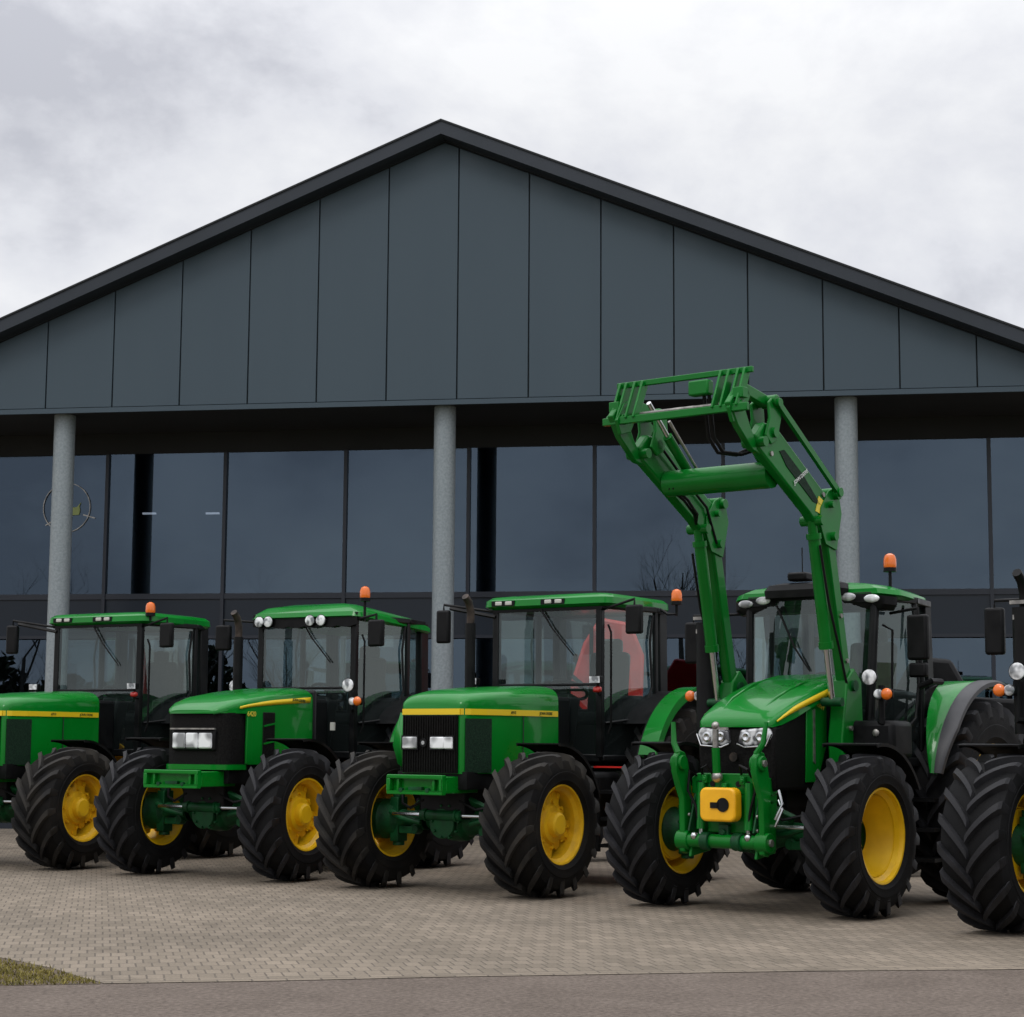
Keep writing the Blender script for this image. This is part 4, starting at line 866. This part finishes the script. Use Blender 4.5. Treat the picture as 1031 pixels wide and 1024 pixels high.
def front_linkage(t):
    lk = empty('front_linkage'); lk.parent = t
    y = -.52
    for s in (-1, 1):
        x = s * .40
        # raised lower arm with hook end
        pf = [(y - .04, .52), (y + .05, .50), (y + .07, .80), (y + .09, 1.02), (y + .06, 1.18), (y + .03, 1.30), (y - .02, 1.38), (y - .09, 1.40), (y - .16, 1.34), (y - .17, 1.22), (y - .12, 1.10), (y - .05, .98), (y - .04, .74)]
        MB().prism(pf, 'x', x - .028, x + .028).build('lower_arm', 'loadergreen', lk, bevel=.012)
        MB().tube([(x, y - .06, 1.28), (x - s * .0, y - .10, 1.38), (x + s * .05, y - .08, 1.46), (x + s * .07, y - .06, 1.64)], [.03, .03, .026, .02]).build('hook_latch', 'loadergreen', lk)
        MB().prism([(y - .02, .48), (y + .30, .52), (y + .34, 1.15), (y + .1, 1.18), (y + .06, .8)], 'x', x - s * .07 - .014, x - s * .07 + .014).build('side_plate', 'loadergreen', lk, bevel=.006)
        k = MB().cyl((s * .24, y + .02, .72), (s * .24, y + .04, 1.12), .04, 14).build('lift_cylinder', 'loadergreen', lk)
        MB().cyl((s * .24, y + .02, .60), (s * .24, y + .02, .72), .022, 10).build('cylinder_rod', 'chrome', k)
        MB().ball((s * .27, y - .04, .66), .035).build('link_ball', 'chrome', lk)
        MB().cyl((x - .055, y - .08, 1.29), (x + .055, y - .08, 1.29), .065, 18).cyl((x - .06, y + .01, .62), (x + .06, y + .01, .62), .085, 18).build('arm_bush', 'loadergreen', lk, bevel=.008)
        MB().cyl((x + s * .055, y - .08, 1.29), (x + s * .075, y - .08, 1.29), .03, 10).cyl((x + s * .06, y + .01, .62), (x + s * .08, y + .01, .62), .032, 10).build('bush_bolt', 'steel', lk)
    MB().cyl((-.44, y, .62), (.44, y, .62), .06, 18).build('cross_shaft', 'loadergreen', lk)
    fp = MB().prism([(-.36, 1.02), (.36, 1.02), (.36, 1.16), (.30, 1.20), (-.30, 1.20), (-.36, 1.16)], 'y', y + .06, y + .12)
    fp.box((0, y + .09, .86), (.40, .05, .34)).box((-.30, y + .10, 1.0), (.05, .08, .3)).box((.30, y + .10, 1.0), (.05, .08, .3)); fp = fp.build('head_plate', 'loadergreen', lk, bevel=.01)
    for q in (-.26, .12, .22, -.14): MB().cyl((q, y + .058, 1.11), (q, y + .052, 1.11), .026, 12).build('plate_hole', 'black', fp)
    # yellow shaft guard
    P = []
    for (cx_, cz_, a0_) in ((.12, 1.02, 0), (-.12, 1.02, pi / 2), (-.12, .85, pi), (.12, .85, 1.5 * pi)):
        for i in range(5): P.append((cx_ + .06 * cos(a0_ + pi / 2 * i / 4), cz_ + .06 * sin(a0_ + pi / 2 * i / 4)))
    gd = MB().prism(P, 'y', y - .10, y + .02).build('shaft_guard', 'guard', lk, bevel=.02, seg=3)
    MB().cyl((.06, y - .102, .935), (.06, y - .110, .935), .06, 20).box((-.02, y - .106, .93), (.09, .008, .05)).build('shaft_opening', 'black', gd)
    for q, zz in ((-.20, 1.15), (.18, 1.14), (.0, 1.08)):
        MB().box((q, y + .04, zz), (.05, .06, .07)).cyl((q, y + .0, zz), (q, y + .04, zz), .02, 8).build('linkage_bracket', 'loadergreen', fp, bevel=.006)
    for s in (-1, 1):
        MB().tube([(s * .30, y + .10, 1.16), (s * .33, y - .02, 1.22), (s * .34, y - .03, 1.05), (s * .28, y + .0, .92), (s * .25, y + .0, .78)], .013).build('hydraulic_hose', 'black', lk)
        MB().tube([(s * .14, y + .08, 1.18), (s * .17, y + .0, 1.27), (s * .23, y + .02, 1.24), (s * .26, y + .1, 1.12)], .012).build('hydraulic_hose', 'black', lk)
        MB().prism([(y - .05, .70), (y + .06, .70), (y + .16, 1.10), (y + .10, 1.14), (y + .02, .90)], 'x', s * .315, s * .335).build('stay_plate', 'castgreen', lk, bevel=.005)
        MB().cyl((s * .12, y - .02, .62), (s * .20, y - .02, .62), .075, 18).build('shaft_collar', 'castgreen', lk, bevel=.008)
        for q in (.72, .84): MB().cyl((s * .335, y + .0, q), (s * .35, y + .0, q), .016, 8).build('stay_bolt', 'steel', lk)
    MB().box((0, y + .02, .70), (.10, .05, .14)).cyl((0, y - .03, .70), (0, y + .02, .70), .03, 12).build('hitch_block', 'castgreen', lk, bevel=.01)
    tl = MB().cyl((-.06, y, 1.16), (-.06, y - .02, 1.42), .036, 14).build('top_link', 'loadergreen', lk)
    MB().cyl((-.06, y - .02, 1.42), (-.06, y - .02, 1.58), .028, 12).ball((-.06, y - .02, 1.61), .036).box((.0, y - .02, 1.585), (.12, .03, .02)).build('link_thread', 'steel', tl)
    MB().ball((-.06, y - .0, 1.17), .05).build('link_ball', 'steel', tl)
    for q in (0, 1): MB().tube([(.42, y + .1, 1.02 - q * .06), (.52, y + .06, 1.06 - q * .08), (.56, y + .04, .95 - q * .05), (.50, y + .02, .82 - q * .06)], .014).build('hydraulic_hose', 'chrome', lk)
    return lk

GRP = 'green tractors parked in a row'
def place(t, x, y, a, label):
    t.location = (x, y, 0); t.rotation_euler = (0, 0, -rad(a)); tag(t, label, 'tractor', GRP); return t

T3 = place(square_tractor(), -.54, 19.17, 35, 'square-hooded green tractor between the round-lamped one and the loader tractor')
T1 = copy_tree(T3, skip=('exhaust',))
place(T1, -5.91, 22.62, 28.5, 'square-hooded green tractor at the far left, cut off by the photo edge')
beacon(T3, .92, 2.76, 2.95, .12); MB().tube([(.72, 2.70, 2.92), (.82, 2.74, 2.85), (.92, 2.76, 2.85), (.92, 2.76, 2.93)], .016).build('beacon_bracket', 'black', T3); beacon(T1, .80, 1.62, 2.965, .06)
T2 = place(round_tractor(), -3.17, 20.99, 30, 'green tractor with rounded hood and four round lamps under its roof')
T4 = modern_tractor()
T5 = copy_tree(T4)
place(T4, 2.16, 17.22, 38, 'new green tractor with raised front loader and yellow guard on its nose')
place(T5, 4.60, 14.80, 40, 'dark-fendered tractor cut off by the right edge, mostly its front wheel showing')
for ch in T5.children:
    if ch.name.split('.')[0] in ('indicator', 'side_lamp', 'lamp_stay') : ch.location = (-.02, -.32, 0)
    if ch.name.split('.')[0] == 'wheel' and abs(ch.location.y) < 1 and ch.location.x < 0: ch.scale = (1.13, -1.01, 1.01); ch.location.z *= 1.01; ch.location.x += .05
    if ch.name.split('.')[0] in ('exhaust', 'exhaust_clamp', 'mirror') and (ch.name.startswith('exh') or True): ch.location = (-.13 if not ch.name.startswith('mirror') else -.19, 0, 0)
front_loader(T4); front_linkage(T4); beacon(T4, .74, 1.22, 3.04, .20)

# ------------------------------------------------------------------ things behind the tractors
rm = empty('farm_implement', (1.22, 24.42, 0), -.05)
tag(rm, 'tall red farm implement standing behind the middle square-hooded tractor', 'implement')
MB().prism([(-.44, .75), (.40, .75), (.46, 2.55), (.30, 2.95), (-.10, 3.02), (-.30, 2.7), (-.46, 2.2)], 'y', -.30, .32).build('hopper', 'red', rm, bevel=.04)
MB().box((.2, 0, .62), (1.5, .7, .16)).build('chassis', 'black', rm, bevel=.015)
MB().bar((.40, -.2, 1.7), (.98, -.2, 2.08), .11, .10, (0, 1, 0)).bar((.98, -.2, 2.08), (.88, -.2, .7), .08, .10, (0, 1, 0)).build('frame', 'red', rm, bevel=.015)
MB().bar((-.46, -.33, 2.3), (.44, -.33, 1.55), .05, .05, (0, 1, 0)).bar((-.2, -.33, .8), (-.2, -.33, 2.9), .05, .05, (1, 0, 0)).build('brace', 'black', rm)
for s in (-.45, .85): MB().lathe([(-.12, .2), (-.12, .36), (-.09, .42), (.09, .42), (.12, .36), (.12, .2)], (s, -.30, .42), 'y', 28).build('wheel', 'tyre', rm)
hp = empty('seed_hopper', (4.95, 22.3, 0), -.2)
tag(hp, 'black seed hopper on a dark frame behind the right-hand tractors', 'hopper')
MB().prism([(-.62, 1.5), (1.2, 1.5), (1.3, 1.95), (.35, 2.0), (.12, 2.42), (-.3, 2.46), (-.5, 2.1)], 'y', -.5, .5).build('tank', 'black', hp, bevel=.05)
MB().box((.3, 0, 1.15), (2.2, .9, .14)).box((-.5, 0, .6), (.14, .7, 1.0)).box((1.0, 0, .6), (.14, .7, 1.0)).build('frame', 'castgreen', hp, bevel=.02)
for s in (-.5, 1.0): MB().lathe([(-.1, .2), (-.1, .34), (-.07, .38), (.07, .38), (.1, .34), (.1, .2)], (s, -.55, .38), 'y', 28).build('wheel', 'tyre', hp)

# ------------------------------------------------------------------ trees and hedge behind the camera (seen mirrored in the glass)
def bare_tree(x, y, h, seed, label):
    rg = random.Random(seed); root = empty('bare_tree', (x, y, 0)); tag(root, label, 'tree', 'bare trees across the road')
    tr, br = MB(), MB()
    def grow(p, d, ln, r, dep):
        n = 4; pts = [p]; rs = [r]; q = p; dd = d
        for i in range(n):
            dd = (dd + Vector((rg.uniform(-.16, .16), rg.uniform(-.16, .16), rg.uniform(-.04, .12)))).normalized(); q = q + dd * ln / n; pts.append(q); rs.append(r * (1 - .55 * (i + 1) / n))
        (tr if dep == 0 else br).tube(pts, rs, 6 if dep < 2 else 3)
        if dep < 5:
            for i in range(rg.randint(4, 6) if dep < 3 else 3):
                k = rg.randint(1, n); a = rg.uniform(0, 2 * pi); sd_ = Vector((cos(a), sin(a), rg.uniform(.3, .9))).normalized()
                grow(pts[k], (dd * .55 + sd_ * .75).normalized(), ln * rg.uniform(.45, .7), rs[k] * .6, dep + 1)
    grow(Vector((0, 0, -.1)), Vector((0, 0, 1)), h * .45, h * .015, 0)
    tr.build('trunk', 'bark', root); br.build('crown', 'bark', root, smooth=False)
def mirror_pt(s, dep_front):     # a point in front of the facade, in facade coordinates
    q = Matrix.Rotation(-TH, 3, 'Z') @ Vector((s, -dep_front, 0)) + Vector((sin(TH) * 28, cos(TH) * 28, 0)); return q.x, q.y
for (s, d, h, sd_, lb) in ((-29.6, 52, 12.5, 5, 'broad bare tree left of the hedge across the road'), (-26.2, 56, 11.0, 9, 'low bare tree growing out of the hedge'), (-38, 55, 12.5, 11, 'tall bare tree at the far left across the road'), (-6.8, 52, 14.0, 21, 'lone tall bare tree across the road, right of the hedge')):
    x, y = mirror_pt(s, d); bare_tree(x, y, h, sd_, lb)
hx, hy = mirror_pt(-33, 56)
hd = MB(); rg = random.Random(5)
for i in range(16000):
    u = rg.uniform(-22, 15); q = abs(rg.gauss(0, .5)); top = 5.0 + .8 * sin(u * .5) + .5 * sin(u * 1.7 + 1) - .09 * max(0, u) ** 1.2
    p = Vector((u, rg.uniform(-1.2, 1.2), rg.uniform(0, max(top, .8)))); a = Vector((rg.uniform(-1, 1), rg.uniform(-1, 1), rg.uniform(-1, 1))).normalized() * .26; b = a.orthogonal().normalized() * .2
    hd.add([p - a, p + b, p + a, p - b], [(0, 1, 2, 3)])
h_ = hd.build('hedge', 'evergreen', smooth=False); h_.location = (hx, hy, 0); h_.rotation_euler = (0, 0, -TH)
tag(h_, 'long dark hedge across the road, mirrored in the showroom glass', 'hedge')
